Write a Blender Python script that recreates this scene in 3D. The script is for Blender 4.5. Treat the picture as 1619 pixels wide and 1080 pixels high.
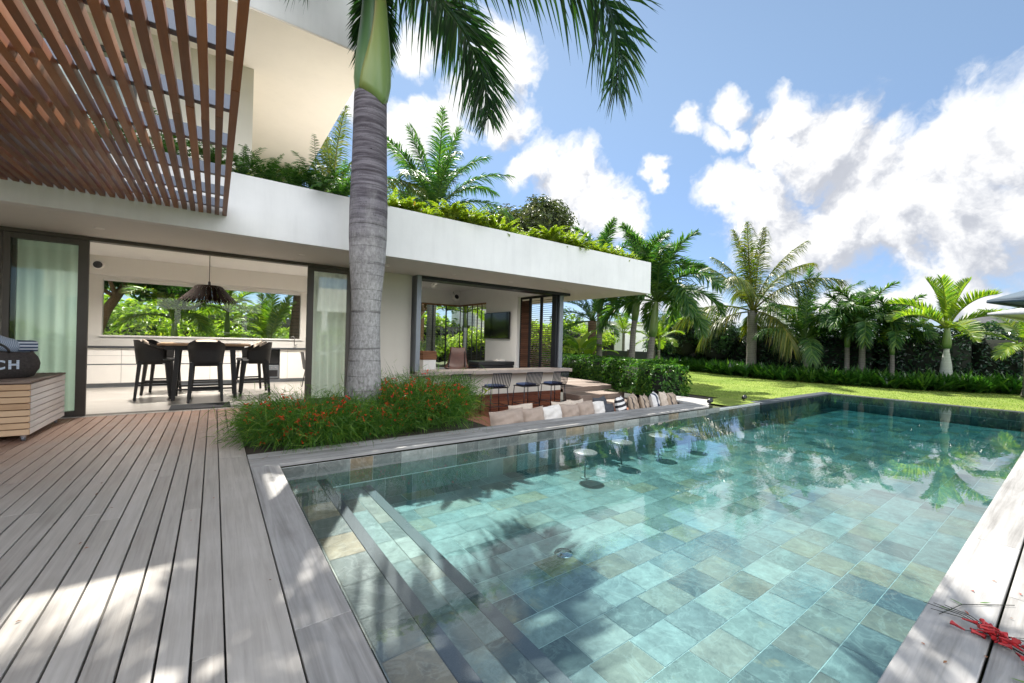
import bpy, math, random
import numpy as np
from mathutils import Vector, Matrix

for o in list(bpy.data.objects):
    bpy.data.objects.remove(o)
R = math.radians
scene = bpy.context.scene
col = scene.collection
rnd = random.Random(7)
rng = np.random.default_rng(11)

# ------------------------------------------------------------------ camera
# world: X runs along the house front (away to the right), Y towards the house, Z up, deck at Z = 0
cam = bpy.data.cameras.new("camera")
cam.sensor_width = 36.0
cam.lens = 14.5126
cam.clip_start = 0.05
cam.clip_end = 3000
camo = bpy.data.objects.new("camera", cam)
col.objects.link(camo)
yaw, roll = 0.625495, -0.026524
_f = Vector((math.sin(yaw), math.cos(yaw), -0.0008)).normalized()
_r0 = Vector((math.cos(yaw), -math.sin(yaw), 0))
_u0 = _r0.cross(_f)
_c, _s = math.cos(roll), math.sin(roll)
_r = _c * _r0 - _s * _u0
_u = _s * _r0 + _c * _u0
camo.matrix_world = Matrix(((_r.x, _u.x, -_f.x, 0), (_r.y, _u.y, -_f.y, 0), (_r.z, _u.z, -_f.z, 1.25), (0, 0, 0, 1)))
scene.camera = camo

# ------------------------------------------------------------------ render look
scene.view_settings.view_transform = 'Standard'
scene.view_settings.look = 'None'
scene.view_settings.gamma = 1.0
scene.view_settings.use_curve_mapping = False
scene.view_settings.exposure = 1.3
scene.render.engine = 'CYCLES'
cy = scene.cycles
cy.use_denoising = True
cy.max_bounces = 9
cy.diffuse_bounces = 5
cy.glossy_bounces = 4
cy.transmission_bounces = 6
cy.transparent_max_bounces = 24
cy.volume_bounces = 0
cy.caustics_reflective = False
cy.caustics_refractive = False
cy.sample_clamp_indirect = 6.0

# ------------------------------------------------------------------ sun and sky
SUN_EL, SUN_AZ = R(55.0), R(24.2)        # azimuth measured from +Y towards +X
SKY_STRENGTH, SUN_STRENGTH = 0.135, 4.6
sd = Vector((math.sin(SUN_AZ) * math.cos(SUN_EL), math.cos(SUN_AZ) * math.cos(SUN_EL), math.sin(SUN_EL)))
sun = bpy.data.lights.new("sun", 'SUN')
sun.energy = SUN_STRENGTH
sun.angle = R(0.53)
sun.color = (1.0, 0.95, 0.87)
suno = bpy.data.objects.new("sun", sun)
suno.rotation_euler = (-sd).to_track_quat('-Z', 'Y').to_euler()
col.objects.link(suno)

world = bpy.data.worlds.new("World")
scene.world = world
world.use_nodes = True
wt = world.node_tree
wt.nodes.clear()


class NT:
    """small helper for building node trees"""
    def __init__(s, t): s.t = t
    def n(s, kind, **kw):
        nd = s.t.nodes.new(kind)
        for k, v in kw.items(): setattr(nd, k, v)
        return nd
    def put(s, sock, v):
        if hasattr(v, 'links') or isinstance(v, bpy.types.NodeSocket): s.t.links.new(v, sock)
        else: sock.default_value = v
    def math(s, op, a, b=0.0, c=None, clamp=False):
        nd = s.n('ShaderNodeMath', operation=op, use_clamp=clamp)
        s.put(nd.inputs[0], a); s.put(nd.inputs[1], b)
        if c is not None: s.put(nd.inputs[2], c)
        return nd.outputs[0]
    def vec(s, op, a, b=(0, 0, 0)):
        nd = s.n('ShaderNodeVectorMath', operation=op)
        s.put(nd.inputs[0], a)
        if op == 'SCALE': s.put(nd.inputs['Scale'], b)
        else: s.put(nd.inputs[1], b)
        return nd.outputs['Value'] if op in ('DISTANCE', 'LENGTH', 'DOT_PRODUCT') else nd.outputs['Vector']
    def noise(s, vec, scale, detail=4, rough=0.5, dist=0.0):
        nd = s.n('ShaderNodeTexNoise')
        if vec is not None: s.put(nd.inputs['Vector'], vec)
        s.put(nd.inputs['Scale'], scale); s.put(nd.inputs['Detail'], detail)
        s.put(nd.inputs['Roughness'], rough); s.put(nd.inputs['Distortion'], dist)
        return nd.outputs['Fac']
    def maprange(s, v, a, b, c=0.0, d=1.0, kind='SMOOTHSTEP'):
        nd = s.n('ShaderNodeMapRange', interpolation_type=kind, clamp=True)
        for i, x in enumerate((v, a, b, c, d)): s.put(nd.inputs[i], x)
        return nd.outputs[0]
    def mix(s, f, a, b, blend='MIX'):
        nd = s.n('ShaderNodeMix', data_type='RGBA', blend_type=blend)
        s.put(nd.inputs['Factor'], f)
        for i, v in ((6, a), (7, b)):
            s.put(nd.inputs[i], v if not isinstance(v, tuple) else (*v[:3], 1))
        return nd.outputs[2]
    def ramp(s, f, stops, kind='LINEAR'):
        nd = s.n('ShaderNodeValToRGB')
        e = nd.color_ramp
        e.interpolation = kind
        while len(e.elements) < len(stops): e.elements.new(0.5)
        for el, (p, c) in zip(e.elements, stops):
            el.position = p; el.color = (*c, 1)
        s.put(nd.inputs[0], f)
        return nd.outputs[0]
    def mapping(s, v, scale=(1, 1, 1), rot=(0, 0, 0)):
        nd = s.n('ShaderNodeMapping')
        s.put(nd.inputs['Vector'], v)
        nd.inputs['Scale'].default_value = scale
        nd.inputs['Rotation'].default_value = rot
        return nd.outputs[0]


# cloud groups: direction of each puff and its angular radius
CLOUDS = [(0.843, 0.319, 0.433, 0.058), (0.875, 0.262, 0.408, 0.067), (0.837, 0.354, 0.417, 0.048), (0.861, 0.341, 0.377, 0.06), (0.895, 0.285, 0.344, 0.104), (0.922, 0.215, 0.322, 0.093), (0.939, 0.163, 0.304, 0.094), (0.942, 0.097, 0.322, 0.101), (0.949, 0.044, 0.313, 0.109), (0.962, 0.139, 0.235, 0.114), (0.937, 0.239, 0.255, 0.102), (0.974, 0.067, 0.216, 0.096), (0.881, 0.38, 0.284, 0.107), (0.835, 0.453, 0.312, 0.066), (0.916, 0.336, 0.218, 0.093), (0.961, 0.2, 0.189, 0.061), (0.577, 0.719, 0.388, 0.068), (0.634, 0.686, 0.357, 0.088), (0.691, 0.652, 0.311, 0.086), (0.742, 0.612, 0.274, 0.06), (0.547, 0.748, 0.376, 0.05), (0.657, 0.697, 0.286, 0.087), (0.474, 0.692, 0.545, 0.054), (0.449, 0.734, 0.51, 0.079), (0.492, 0.736, 0.466, 0.065), (0.397, 0.786, 0.475, 0.053), (0.352, 0.813, 0.465, 0.042), (0.318, 0.846, 0.427, 0.06), (0.216, 0.857, 0.469, 0.063), (0.794, 0.41, 0.45, 0.037), (0.818, 0.402, 0.412, 0.032), (0.799, 0.442, 0.408, 0.038), (0.764, 0.476, 0.436, 0.033), (0.752, 0.54, 0.377, 0.03), (0.766, 0.541, 0.347, 0.024), (0.98, 0.154, 0.125, 0.051), (0.989, 0.105, 0.106, 0.051), (0.979, 0.185, 0.09, 0.05), (0.963, 0.26, 0.075, 0.071), (0.929, 0.365, 0.065, 0.077), (0.861, 0.503, 0.08, 0.07), (0.791, 0.602, 0.109, 0.073),
          (0.444, 0.696, 0.564, 0.07), (0.30, 0.77, 0.565, 0.05), (-0.5, 0.6, 0.62, 0.2), (0.3, -0.8, 0.5, 0.42), (-0.8, -0.3, 0.5, 0.4), (0.6, -0.7, 0.3, 0.35), (-0.3, -0.75, 0.58, 0.4), (0.1, -0.5, 0.86, 0.34), (-0.6, -0.75, 0.3, 0.4), (-0.2, 0.1, 0.97, 0.12), (0.99, -0.1, 0.3, 0.13), (0.97, -0.2, 0.2, 0.13), (0.90, 0.36, 0.25, 0.10), (0.93, 0.28, 0.22, 0.11), (0.95, 0.20, 0.24, 0.11), (0.97, 0.12, 0.2, 0.1)]  # the wide puffs behind the camera are added, out of view, for fill
g = bpy.data.node_groups.new("cloud_density", 'ShaderNodeTree')
g.interface.new_socket("Dir", in_out='INPUT', socket_type='NodeSocketVector')
g.interface.new_socket("Density", in_out='OUTPUT', socket_type='NodeSocketFloat')
G = NT(g)
gi, go = G.n('NodeGroupInput'), G.n('NodeGroupOutput')
D0 = gi.outputs[0]
wn = G.n('ShaderNodeTexNoise'); G.put(wn.inputs['Vector'], D0); wn.inputs['Scale'].default_value = 5.5; wn.inputs['Detail'].default_value = 5.0; wn.inputs['Roughness'].default_value = 0.6
D = G.vec('ADD', D0, G.vec('SCALE', G.vec('SUBTRACT', wn.outputs['Color'], (0.5, 0.5, 0.5)), 0.16))
body = None
for (x, y, z, r) in CLOUDS:
    q = G.maprange(G.vec('DISTANCE', D, (x, y, z)), 0.0, r * 1.30, 1.0, 0.0, 'LINEAR')
    body = q if body is None else G.math('MAXIMUM', body, q)
n1 = G.noise(D, 9.0, 9, 0.58, 0.25)
n2 = G.noise(D, 26.0, 7, 0.6, 0.3)
f = G.math('ADD', G.math('MULTIPLY', body, 0.98), G.math('MULTIPLY', G.math('SUBTRACT', n1, 0.5), 1.25))
f = G.math('ADD', f, G.math('MULTIPLY', G.math('SUBTRACT', n2, 0.5), 0.45))
f = G.math('MULTIPLY', f, G.maprange(body, 0.0, 0.12, 0.0, 1.0))
g.links.new(f, go.inputs[0])

W = NT(wt)
tc = W.n('ShaderNodeTexCoord')
dirn = W.vec('NORMALIZE', tc.outputs['Generated'])
sky = W.n('ShaderNodeTexSky', sky_type='NISHITA', sun_disc=False)
sky.sun_elevation = SUN_EL
sky.sun_rotation = SUN_AZ
sky.altitude = 50.0
sky.air_density = 1.0
sky.dust_density = 0.1
sky.ozone_density = 2.2
gA = W.n('ShaderNodeGroup', node_tree=g)
W.put(gA.inputs[0], dirn)
gB = W.n('ShaderNodeGroup', node_tree=g)
W.put(gB.inputs[0], W.vec('ADD', dirn, tuple(sd * 0.05)))
dens, dens2 = gA.outputs[0], gB.outputs[0]
alpha = W.maprange(dens, 0.16, 0.62)
shade = W.maprange(W.math('SUBTRACT', dens, dens2), -0.22, 0.24)
thick = W.maprange(dens, 0.3, 1.0)
lum = W.math('SUBTRACT', W.math('ADD', 2.2, W.math('MULTIPLY', shade, 1.25)), W.math('MULTIPLY', thick, 0.2))
# unseen clouds opposite the sun are boosted to add fill light in the shade
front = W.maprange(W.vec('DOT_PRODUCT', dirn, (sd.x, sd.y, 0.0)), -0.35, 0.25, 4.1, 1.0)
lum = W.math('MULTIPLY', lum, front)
ccol = W.mix(shade, (0.86, 0.9, 1.0), (1.0, 1.0, 1.0))
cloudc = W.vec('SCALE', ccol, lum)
sepd = W.n('ShaderNodeSeparateXYZ'); W.put(sepd.inputs[0], dirn)
low = W.maprange(sepd.outputs[2], 0.0, 0.6, 0.0, 1.0)
bluec = W.vec('MULTIPLY', sky.outputs[0], W.mix(low, (0.30, 0.33, 0.42), (0.62, 0.57, 0.49)))
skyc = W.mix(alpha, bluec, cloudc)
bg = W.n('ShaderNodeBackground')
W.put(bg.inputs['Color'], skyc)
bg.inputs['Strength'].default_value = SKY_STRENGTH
wo = W.n('ShaderNodeOutputWorld')
wt.links.new(bg.outputs[0], wo.inputs[0])


# ------------------------------------------------------------------ mesh builder
class MB:
    """collects shapes; build() links them as ONE mesh object"""
    def __init__(s): s.v = []; s.f = []; s.a = []; s.n = 0
    def add(s, verts, faces, var=0.5):
        verts = np.asarray(verts, float).reshape(-1, 3)
        s.v.append(verts)
        s.f += [tuple(int(i) + s.n for i in f) for f in faces]
        s.a.append(np.full(len(verts), var) if np.isscalar(var) else np.asarray(var, float))
        s.n += len(verts)
        return s
    def quads(s, q, var):
        """q: (n,k,3) polygons, var: (n,)"""
        q = np.asarray(q, float); n, k = q.shape[:2]
        s.v.append(q.reshape(-1, 3))
        s.f += (np.arange(n * k).reshape(n, k) + s.n).tolist()
        s.a.append(np.repeat(np.broadcast_to(var, (n,)), k))
        s.n += n * k
        return s
    def box(s, x0, x1, y0, y1, z0, z1, var=0.5):
        v = [(x, y, z) for z in (z0, z1) for y in (y0, y1) for x in (x0, x1)]
        return s.add(v, [(0, 2, 3, 1), (4, 5, 7, 6), (0, 1, 5, 4), (2, 6, 7, 3), (0, 4, 6, 2), (1, 3, 7, 5)], var)
    def hexa(s, v, var=0.5):
        return s.add(v, [(0, 2, 3, 1), (4, 5, 7, 6), (0, 1, 5, 4), (2, 6, 7, 3), (0, 4, 6, 2), (1, 3, 7, 5)], var)
    def beam(s, p0, p1, w, h, w1=None, h1=None, up=(0, 0, 1), var=0.5):
        p0, p1 = Vector(p0), Vector(p1)
        d = (p1 - p0).normalized()
        u = Vector(up)
        if abs(d.dot(u)) > 0.98: u = Vector((0, 1, 0))
        r = d.cross(u).normalized(); u = r.cross(d)
        w1 = w if w1 is None else w1; h1 = h if h1 is None else h1
        v = []
        for p, a, b in ((p0, w, h), (p1, w1, h1)):
            for sy in (-1, 1):
                for sx in (-1, 1): v.append(p + r * (sx * a / 2) + u * (sy * b / 2))
        return s.hexa([tuple(x) for x in v], var)
    def tube(s, pts, rad, n=8, var=0.5, cap=True):
        pts = [Vector(p) for p in pts]
        if np.isscalar(rad): rad = [rad] * len(pts)
        vs, fs = [], []
        pu = None
        for i, p in enumerate(pts):
            d = (pts[min(i + 1, len(pts) - 1)] - pts[max(i - 1, 0)]).normalized()
            if pu is None: pu = Vector((0, 0, 1)) if abs(d.z) < 0.9 else Vector((1, 0, 0))
            r = d.cross(pu).normalized(); pu = r.cross(d)
            for k in range(n):
                a = 2 * math.pi * k / n
                vs.append(tuple(p + (r * math.cos(a) + pu * math.sin(a)) * rad[i]))
        for i in range(len(pts) - 1):
            for k in range(n):
                k2 = (k + 1) % n
                fs.append((i * n + k, i * n + k2, (i + 1) * n + k2, (i + 1) * n + k))
        if cap:
            fs.append(tuple(range(n - 1, -1, -1)))
            fs.append(tuple((len(pts) - 1) * n + k for k in range(n)))
        return s.add(vs, fs, var)
    def lathe(s, prof, n=24, c=(0, 0, 0), var=0.5, cap=True, wob=None):
        vs, fs = [], []
        for i, (r, z) in enumerate(prof):
            for k in range(n):
                a = 2 * math.pi * k / n
                rr = r * (1 + (wob(a, z) if wob else 0))
                vs.append((c[0] + rr * math.cos(a), c[1] + rr * math.sin(a), c[2] + z))
        m = len(prof)
        for i in range(m - 1):
            for k in range(n):
                k2 = (k + 1) % n
                fs.append((i * n + k, i * n + k2, (i + 1) * n + k2, (i + 1) * n + k))
        if cap:
            fs.append(tuple(range(n - 1, -1, -1))); fs.append(tuple((m - 1) * n + k for k in range(n)))
        return s.add(vs, fs, var)
    def grid(s, P, var=0.5, close=False):
        """P: array (m,n,3) of points -> surface"""
        P = np.asarray(P, float); m, n = P.shape[:2]
        fs = []
        for i in range(m - 1):
            for j in range(n - (0 if close else 1)):
                j2 = (j + 1) % n
                fs.append((i * n + j, i * n + j2, (i + 1) * n + j2, (i + 1) * n + j))
        return s.add(P.reshape(-1, 3), fs, var)
    def sheet(s, xs, ys, z, skip=lambda x, y: False, var=0.5):
        for i in range(len(xs) - 1):
            for j in range(len(ys) - 1):
                if not skip((xs[i] + xs[i + 1]) / 2, (ys[j] + ys[j + 1]) / 2):
                    s.add([(xs[i], ys[j], z), (xs[i + 1], ys[j], z), (xs[i + 1], ys[j + 1], z), (xs[i], ys[j + 1], z)], [(0, 1, 2, 3)], var)
        return s
    def xform(s, M):
        A = np.array(M)
        s.v = [v @ A[:3, :3].T + A[:3, 3] for v in s.v]
        return s
    def mesh(s, name, smooth=False):
        me = bpy.data.meshes.new(name)
        V = np.concatenate(s.v)
        me.from_pydata(V.tolist(), [], s.f)
        at = me.attributes.new('var', 'FLOAT', 'POINT')
        at.data.foreach_set('value', np.concatenate(s.a).astype(np.float32))
        if smooth: me.polygons.foreach_set('use_smooth', [True] * len(me.polygons))
        me.update()
        return me
    def build(s, name, mat, parent=None, smooth=False, bevel=0.0, loc=None):
        o = bpy.data.objects.new(name, s.mesh(name, smooth))
        o.data.materials.append(mat)
        col.objects.link(o)
        if parent is not None: o.parent = parent
        if loc is not None: o.location = loc
        if bevel:
            b = o.modifiers.new('bevel', 'BEVEL'); b.width = bevel; b.segments = 2; b.limit_method = 'ANGLE'; b.angle_limit = R(40)
        return o


def tag(o, label, cat, group=None):
    o['label'] = label; o['category'] = cat
    if group: o['group'] = group
    return o
def struct(o, kind='structure'):
    o['kind'] = kind
    return o
def empty(name, loc, label, cat, group=None, rz=0.0):
    o = bpy.data.objects.new(name, None)
    o.empty_display_size = 0.1
    o.location = loc; o.rotation_euler = (0, 0, rz)
    col.objects.link(o)
    return tag(o, label, cat, group)
def copy_tree(o, parent=None):
    c = o.copy(); col.objects.link(c); c.parent = parent
    for ch in list(o.children): copy_tree(ch, c)
    return c
ORD = ['first', 'second', 'third', 'fourth', 'fifth', 'sixth', 'seventh', 'eighth', 'ninth', 'tenth', 'eleventh', 'twelfth']


# ------------------------------------------------------------------ materials
def mat(name):
    m = bpy.data.materials.new(name); m.use_nodes = True
    t = m.node_tree
    b = t.nodes['Principled BSDF']
    return m, NT(t), b
def attr(T, name='var'):
    return T.n('ShaderNodeAttribute', attribute_name=name).outputs['Fac']
def bump(T, b, h, strength=0.3, dist=0.01):
    nd = T.n('ShaderNodeBump')
    nd.inputs['Strength'].default_value = strength; nd.inputs['Distance'].default_value = dist
    T.put(nd.inputs['Height'], h)
    T.put(b.inputs['Normal'], nd.outputs[0])
def gen(T): return T.n('ShaderNodeTexCoord').outputs['Object']

def m_plain(name, c, rough=0.5, metal=0.0, var=0.08, scale=6.0, bmp=0.0, bscale=60.0, spec=0.5):
    m, T, b = mat(name)
    co = gen(T)
    n = T.noise(co, scale, 5, 0.6)
    k = T.maprange(n, 0.3, 0.7, 1 - var, 1 + var, 'LINEAR')
    T.put(b.inputs['Base Color'], T.vec('SCALE', tuple(c), k))
    b.inputs['Roughness'].default_value = rough; b.inputs['Metallic'].default_value = metal
    b.inputs['Specular IOR Level'].default_value = spec
    if bmp: bump(T, b, T.noise(co, bscale, 4, 0.6), bmp, 0.004)
    return m
def m_plaster(name, c, stain=0.10):
    m, T, b = mat(name)
    co = gen(T)
    n = T.noise(co, 0.8, 6, 0.65)
    s2 = T.noise(T.mapping(co, (2.2, 2.2, 0.25)), 3.0, 5, 0.6)
    k = T.math('ADD', T.maprange(n, 0.3, 0.7, 1 - stain * 0.5, 1 + stain * 0.4, 'LINEAR'), T.maprange(s2, 0.4, 0.8, 0.0, -stain * 0.5))
    T.put(b.inputs['Base Color'], T.vec('SCALE', tuple(c), k))
    b.inputs['Roughness'].default_value = 0.85; b.inputs['Specular IOR Level'].default_value = 0.25
    bump(T, b, T.math('ADD', T.noise(co, 140.0, 3, 0.6), T.noise(co, 9.0, 3, 0.5)), 0.18, 0.003)
    return m
def m_leaf(name, c0, c1, c2, trans=0.35, rough=0.42, tcol=None, spec=0.4):
    m, T, b = mat(name)
    v = attr(T)
    cc = T.ramp(v, [(0.0, c0), (0.55, c1), (1.0, c2)])
    T.put(b.inputs['Base Color'], cc)
    b.inputs['Roughness'].default_value = rough; b.inputs['Specular IOR Level'].default_value = spec
    tr = T.n('ShaderNodeBsdfTranslucent')
    T.put(tr.inputs['Color'], T.mix(1.0, cc, tcol or (1.6, 1.9, 0.7), 'MULTIPLY'))
    mx = T.n('ShaderNodeMixShader'); mx.inputs[0].default_value = trans
    m.node_tree.links.new(b.outputs[0], mx.inputs[1]); m.node_tree.links.new(tr.outputs[0], mx.inputs[2])
    m.node_tree.links.new(mx.outputs[0], m.node_tree.nodes['Material Output'].inputs[0])
    return m
def m_wood(name, stops, axis='Y', rough=0.6, amt=0.5, grain=1.0, bmp=0.25, spec=0.35):
    """grain runs along axis; per-board 'var' shifts the tone"""
    m, T, b = mat(name)
    co = gen(T)
    v = attr(T)
    off = T.n('ShaderNodeCombineXYZ')
    for i in range(3): T.put(off.inputs[i], T.math('MULTIPLY', v, 17.3 + i * 9.1))
    sc = {'X': (1.6, 34, 34), 'Y': (34, 1.6, 34), 'Z': (34, 34, 1.6)}[axis]
    p = T.vec('ADD', T.mapping(co, sc), off.outputs[0])
    n = T.noise(p, 1.0 * grain, 6, 0.62, 0.6)
    nb = T.noise(T.vec('ADD', co, off.outputs[0]), 1.3, 5, 0.6)
    f = T.math('ADD', T.math('MULTIPLY', T.math('SUBTRACT', n, 0.5), amt), T.math('ADD', T.math('MULTIPLY', T.math('SUBTRACT', nb, 0.5), 0.7), T.math('ADD', 0.28, T.math('MULTIPLY', v, 0.45))))
    T.put(b.inputs['Base Color'], T.ramp(f, stops))
    b.inputs['Roughness'].default_value = rough; b.inputs['Specular IOR Level'].default_value = spec
    bump(T, b, n, bmp, 0.004)
    return m
def m_emit(name, c, s):
    m = bpy.data.materials.new(name); m.use_nodes = True
    t = m.node_tree; t.nodes.clear()
    e = t.nodes.new('ShaderNodeEmission'); e.inputs[0].default_value = (*c, 1); e.inputs[1].default_value = s
    o = t.nodes.new('ShaderNodeOutputMaterial'); t.links.new(e.outputs[0], o.inputs[0])
    return m
def m_glass(name, tint=(0.86, 0.95, 0.91), boost=1.0):
    """thin clear pane: lets light straight through and mirrors by Fresnel"""
    m = bpy.data.materials.new(name); m.use_nodes = True
    t = m.node_tree; t.nodes.clear(); T = NT(t)
    tr = T.n('ShaderNodeBsdfTransparent'); tr.inputs[0].default_value = (*tint, 1)
    gl = T.n('ShaderNodeBsdfGlossy'); gl.inputs['Roughness'].default_value = 0.0
    fr = T.n('ShaderNodeFresnel'); fr.inputs[0].default_value = 1.5
    mx = T.n('ShaderNodeMixShader')
    T.put(mx.inputs[0], T.math('MULTIPLY', fr.outputs[0], boost, clamp=True))
    t.links.new(tr.outputs[0], mx.inputs[1]); t.links.new(gl.outputs[0], mx.inputs[2])
    o = T.n('ShaderNodeOutputMaterial'); t.links.new(mx.outputs[0], o.inputs[0])
    return m

M = {}
M['white'] = m_plaster('white_render', (0.72, 0.715, 0.705), 0.15)
M['beige'] = m_plaster('beige_render', (0.62, 0.585, 0.51), 0.08)
M['cream'] = m_plaster('cream_render', (0.78, 0.70, 0.60), 0.05)
M['soffit'] = m_plaster('soffit_paint', (0.70, 0.69, 0.66), 0.04)
M['inner'] = m_plaster('inner_paint', (0.78, 0.76, 0.72), 0.03)
M['inner_white'] = m_plain('inner_white', (0.82, 0.81, 0.79), 0.5, var=0.02)
M['gloss_white'] = m_plain('gloss_white', (0.80, 0.78, 0.755), 0.25, var=0.02)
M['bronze'] = m_plain('bronze_aluminium', (0.085, 0.075, 0.065), 0.42, 0.35, 0.06)
M['dark_metal'] = m_plain('dark_metal', (0.022, 0.024, 0.03), 0.38, 0.5, 0.06)
M['steel_grey'] = m_plain('steel_grey', (0.22, 0.24, 0.27), 0.4, 0.5, 0.06)
M['black'] = m_plain('black_plastic', (0.012, 0.012, 0.014), 0.3, 0, 0.05)
M['chrome'] = m_plain('chrome', (0.6, 0.6, 0.6), 0.15, 1.0, 0.03)
M['glass'] = m_glass('window_glass', (0.90, 0.97, 0.94), 2.6)
M['glass_plain'] = m_glass('plain_door_glass', (0.90, 0.97, 0.94), 0.8)
M['glass_clear'] = m_glass('clear_glass', (0.93, 0.97, 0.95), 1.0)
M['wicker'] = m_plain('black_wicker', (0.012, 0.011, 0.011), 0.5, 0, 0.25, 40, 0.6, 120)
M['lampshade'] = m_plain('woven_shade', (0.018, 0.010, 0.007), 0.9, 0, 0.3, 40, 0.6, 90, 0.1)
M['curtain'] = m_leaf('sheer_curtain', (0.72, 0.74, 0.70), (0.8, 0.82, 0.78), (0.86, 0.86, 0.83), 0.45, 0.9, (1, 1, 1), 0.1)
M['navy'] = m_plain('navy_cushion', (0.03, 0.055, 0.13), 0.8, 0, 0.15, 20, 0.3, 200)
M['taupe'] = m_plain('taupe_fabric', (0.33, 0.26, 0.21), 0.85, 0, 0.08, 14, 0.35, 260)
M['sand'] = m_plain('sand_fabric', (0.50, 0.42, 0.34), 0.85, 0, 0.08, 14, 0.35, 260)
M['offwhite'] = m_plain('offwhite_fabric', (0.62, 0.59, 0.55), 0.85, 0, 0.05, 14, 0.35, 260)
M['charcoal'] = m_plain('charcoal_fabric', (0.05, 0.055, 0.065), 0.85, 0, 0.1, 14, 0.35, 260)
M['leather'] = m_plain('brown_leather', (0.075, 0.028, 0.02), 0.5, 0, 0.2, 8, 0.2, 60)
M['mat_rubber'] = m_plain('door_mat', (0.03, 0.032, 0.036), 0.95, 0, 0.2, 60, 0.7, 160)
M['pot'] = m_plain('dark_pot', (0.02, 0.022, 0.026), 0.35, 0, 0.2, 8, 0.1, 40)
M['soil'] = m_plain('garden_soil', (0.035, 0.025, 0.017), 0.95, 0, 0.3, 9, 0.6, 30)
M['joist'] = m_plain('painted_steel_joist', (0.13, 0.145, 0.17), 0.35, 0.6, 0.06)
M['slat'] = m_wood('oiled_slat_wood', [(0.0, (0.04, 0.011, 0.004)), (0.5, (0.20, 0.062, 0.017)), (1.0, (0.38, 0.135, 0.037))], 'Y', 0.42, 0.5, 1.0, 0.2, 0.5)
M['redwood'] = m_wood('red_cladding_wood', [(0.0, (0.06, 0.016, 0.009)), (0.5, (0.16, 0.05, 0.024)), (1.0, (0.28, 0.11, 0.05))], 'X', 0.5)
M['stepwood'] = m_wood('weathered_step_wood', [(0.0, (0.08, 0.055, 0.042)), (0.5, (0.20, 0.15, 0.12)), (1.0, (0.36, 0.30, 0.26))], 'X', 0.7)
M['coping_x'] = m_wood('weathered_coping_x', [(0.0, (0.10, 0.095, 0.088)), (0.42, (0.255, 0.25, 0.24)), (0.6, (0.33, 0.325, 0.315)), (1.0, (0.42, 0.41, 0.40))], 'X', 0.7, 1.15, 0.6, 0.45)
M['coping_y'] = m_wood('weathered_coping_y', [(0.0, (0.10, 0.095, 0.088)), (0.42, (0.255, 0.25, 0.24)), (0.6, (0.33, 0.325, 0.315)), (1.0, (0.46, 0.45, 0.435))], 'Y', 0.7, 1.15, 0.6, 0.45)
M['counter'] = m_wood('counter_timber', [(0.0, (0.18, 0.14, 0.115)), (0.5, (0.33, 0.28, 0.245)), (1.0, (0.48, 0.43, 0.39))], 'X', 0.5)
M['teak'] = m_wood('pale_teak', [(0.0, (0.30, 0.17, 0.085)), (0.5, (0.56, 0.38, 0.23)), (1.0, (0.72, 0.55, 0.37))], 'X', 0.5, 0.4, 0.8)
M['teak_lit_side'] = m_wood('sky_lit_teak', [(0.0, (0.55, 0.48, 0.43)), (0.5, (0.74, 0.69, 0.65)), (1.0, (0.84, 0.81, 0.78))], 'Y', 0.55, 0.35, 0.8)  # paler copy of the teak: brighter light on the side painted in
M['tabletop'] = m_wood('table_wood', [(0.0, (0.22, 0.12, 0.06)), (0.5, (0.40, 0.25, 0.14)), (1.0, (0.55, 0.38, 0.24))], 'X', 0.35)
M['shutter'] = m_wood('shutter_wood', [(0.0, (0.03, 0.014, 0.01)), (0.5, (0.09, 0.04, 0.024)), (1.0, (0.17, 0.08, 0.05))], 'Y', 0.5)
M['crate'] = m_wood('rough_crate_wood', [(0.0, (0.08, 0.03, 0.015)), (0.5, (0.22, 0.10, 0.05)), (1.0, (0.36, 0.19, 0.1))], 'X', 0.7)
M['lamp_glow'] = m_emit('downlight_glow', (1.0, 0.86, 0.66), 3.0)

# deck boards: grey and bleached in the open, still brown where the roof keeps the rain off
def m_deck():
    m, T, b = mat('weathered_deck')
    co = gen(T); v = attr(T)
    off = T.n('ShaderNodeCombineXYZ')
    for i in range(3): T.put(off.inputs[i], T.math('MULTIPLY', v, 23.0 + i * 7))
    n = T.noise(T.vec('ADD', T.mapping(co, (40, 1.8, 40)), off.outputs[0]), 1.0, 6, 0.65, 0.5)
    nb = T.noise(T.vec('ADD', co, off.outputs[0]), 2.2, 5, 0.6)
    nw = T.noise(co, 1.1, 5, 0.6)
    f = T.math('ADD', T.math('MULTIPLY', T.math('SUBTRACT', n, 0.5), 0.8), T.math('ADD', T.math('MULTIPLY', T.math('SUBTRACT', nb, 0.5), 0.6), T.math('ADD', 0.40, T.math('MULTIPLY', v, 0.2))))
    grey = T.ramp(f, [(0.0, (0.18, 0.165, 0.148)), (0.5, (0.375, 0.355, 0.325)), (1.0, (0.55, 0.53, 0.495))])
    brown = T.ramp(f, [(0.0, (0.12, 0.06, 0.04)), (0.5, (0.29, 0.165, 0.11)), (1.0, (0.43, 0.27, 0.19))])
    sep = T.n('ShaderNodeSeparateXYZ'); T.put(sep.inputs[0], co)
    w = T.math('ADD', sep.outputs[1], T.math('ADD', T.math('MULTIPLY', T.math('SUBTRACT', nw, 0.5), 2.6), T.math('MULTIPLY', sep.outputs[0], -0.25)))
    T.put(b.inputs['Base Color'], T.mix(T.maprange(w, 4.0, 8.2, 0.0, 1.0), grey, brown))
    T.put(b.inputs['Roughness'], T.maprange(nb, 0.3, 0.7, 0.42, 0.62))
    b.inputs['Specular IOR Level'].default_value = 0.45
    bump(T, b, T.math('ADD', n, T.math('MULTIPLY', nb, 0.4)), 0.3, 0.004)
    return m
M['deck'] = m_deck()

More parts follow.
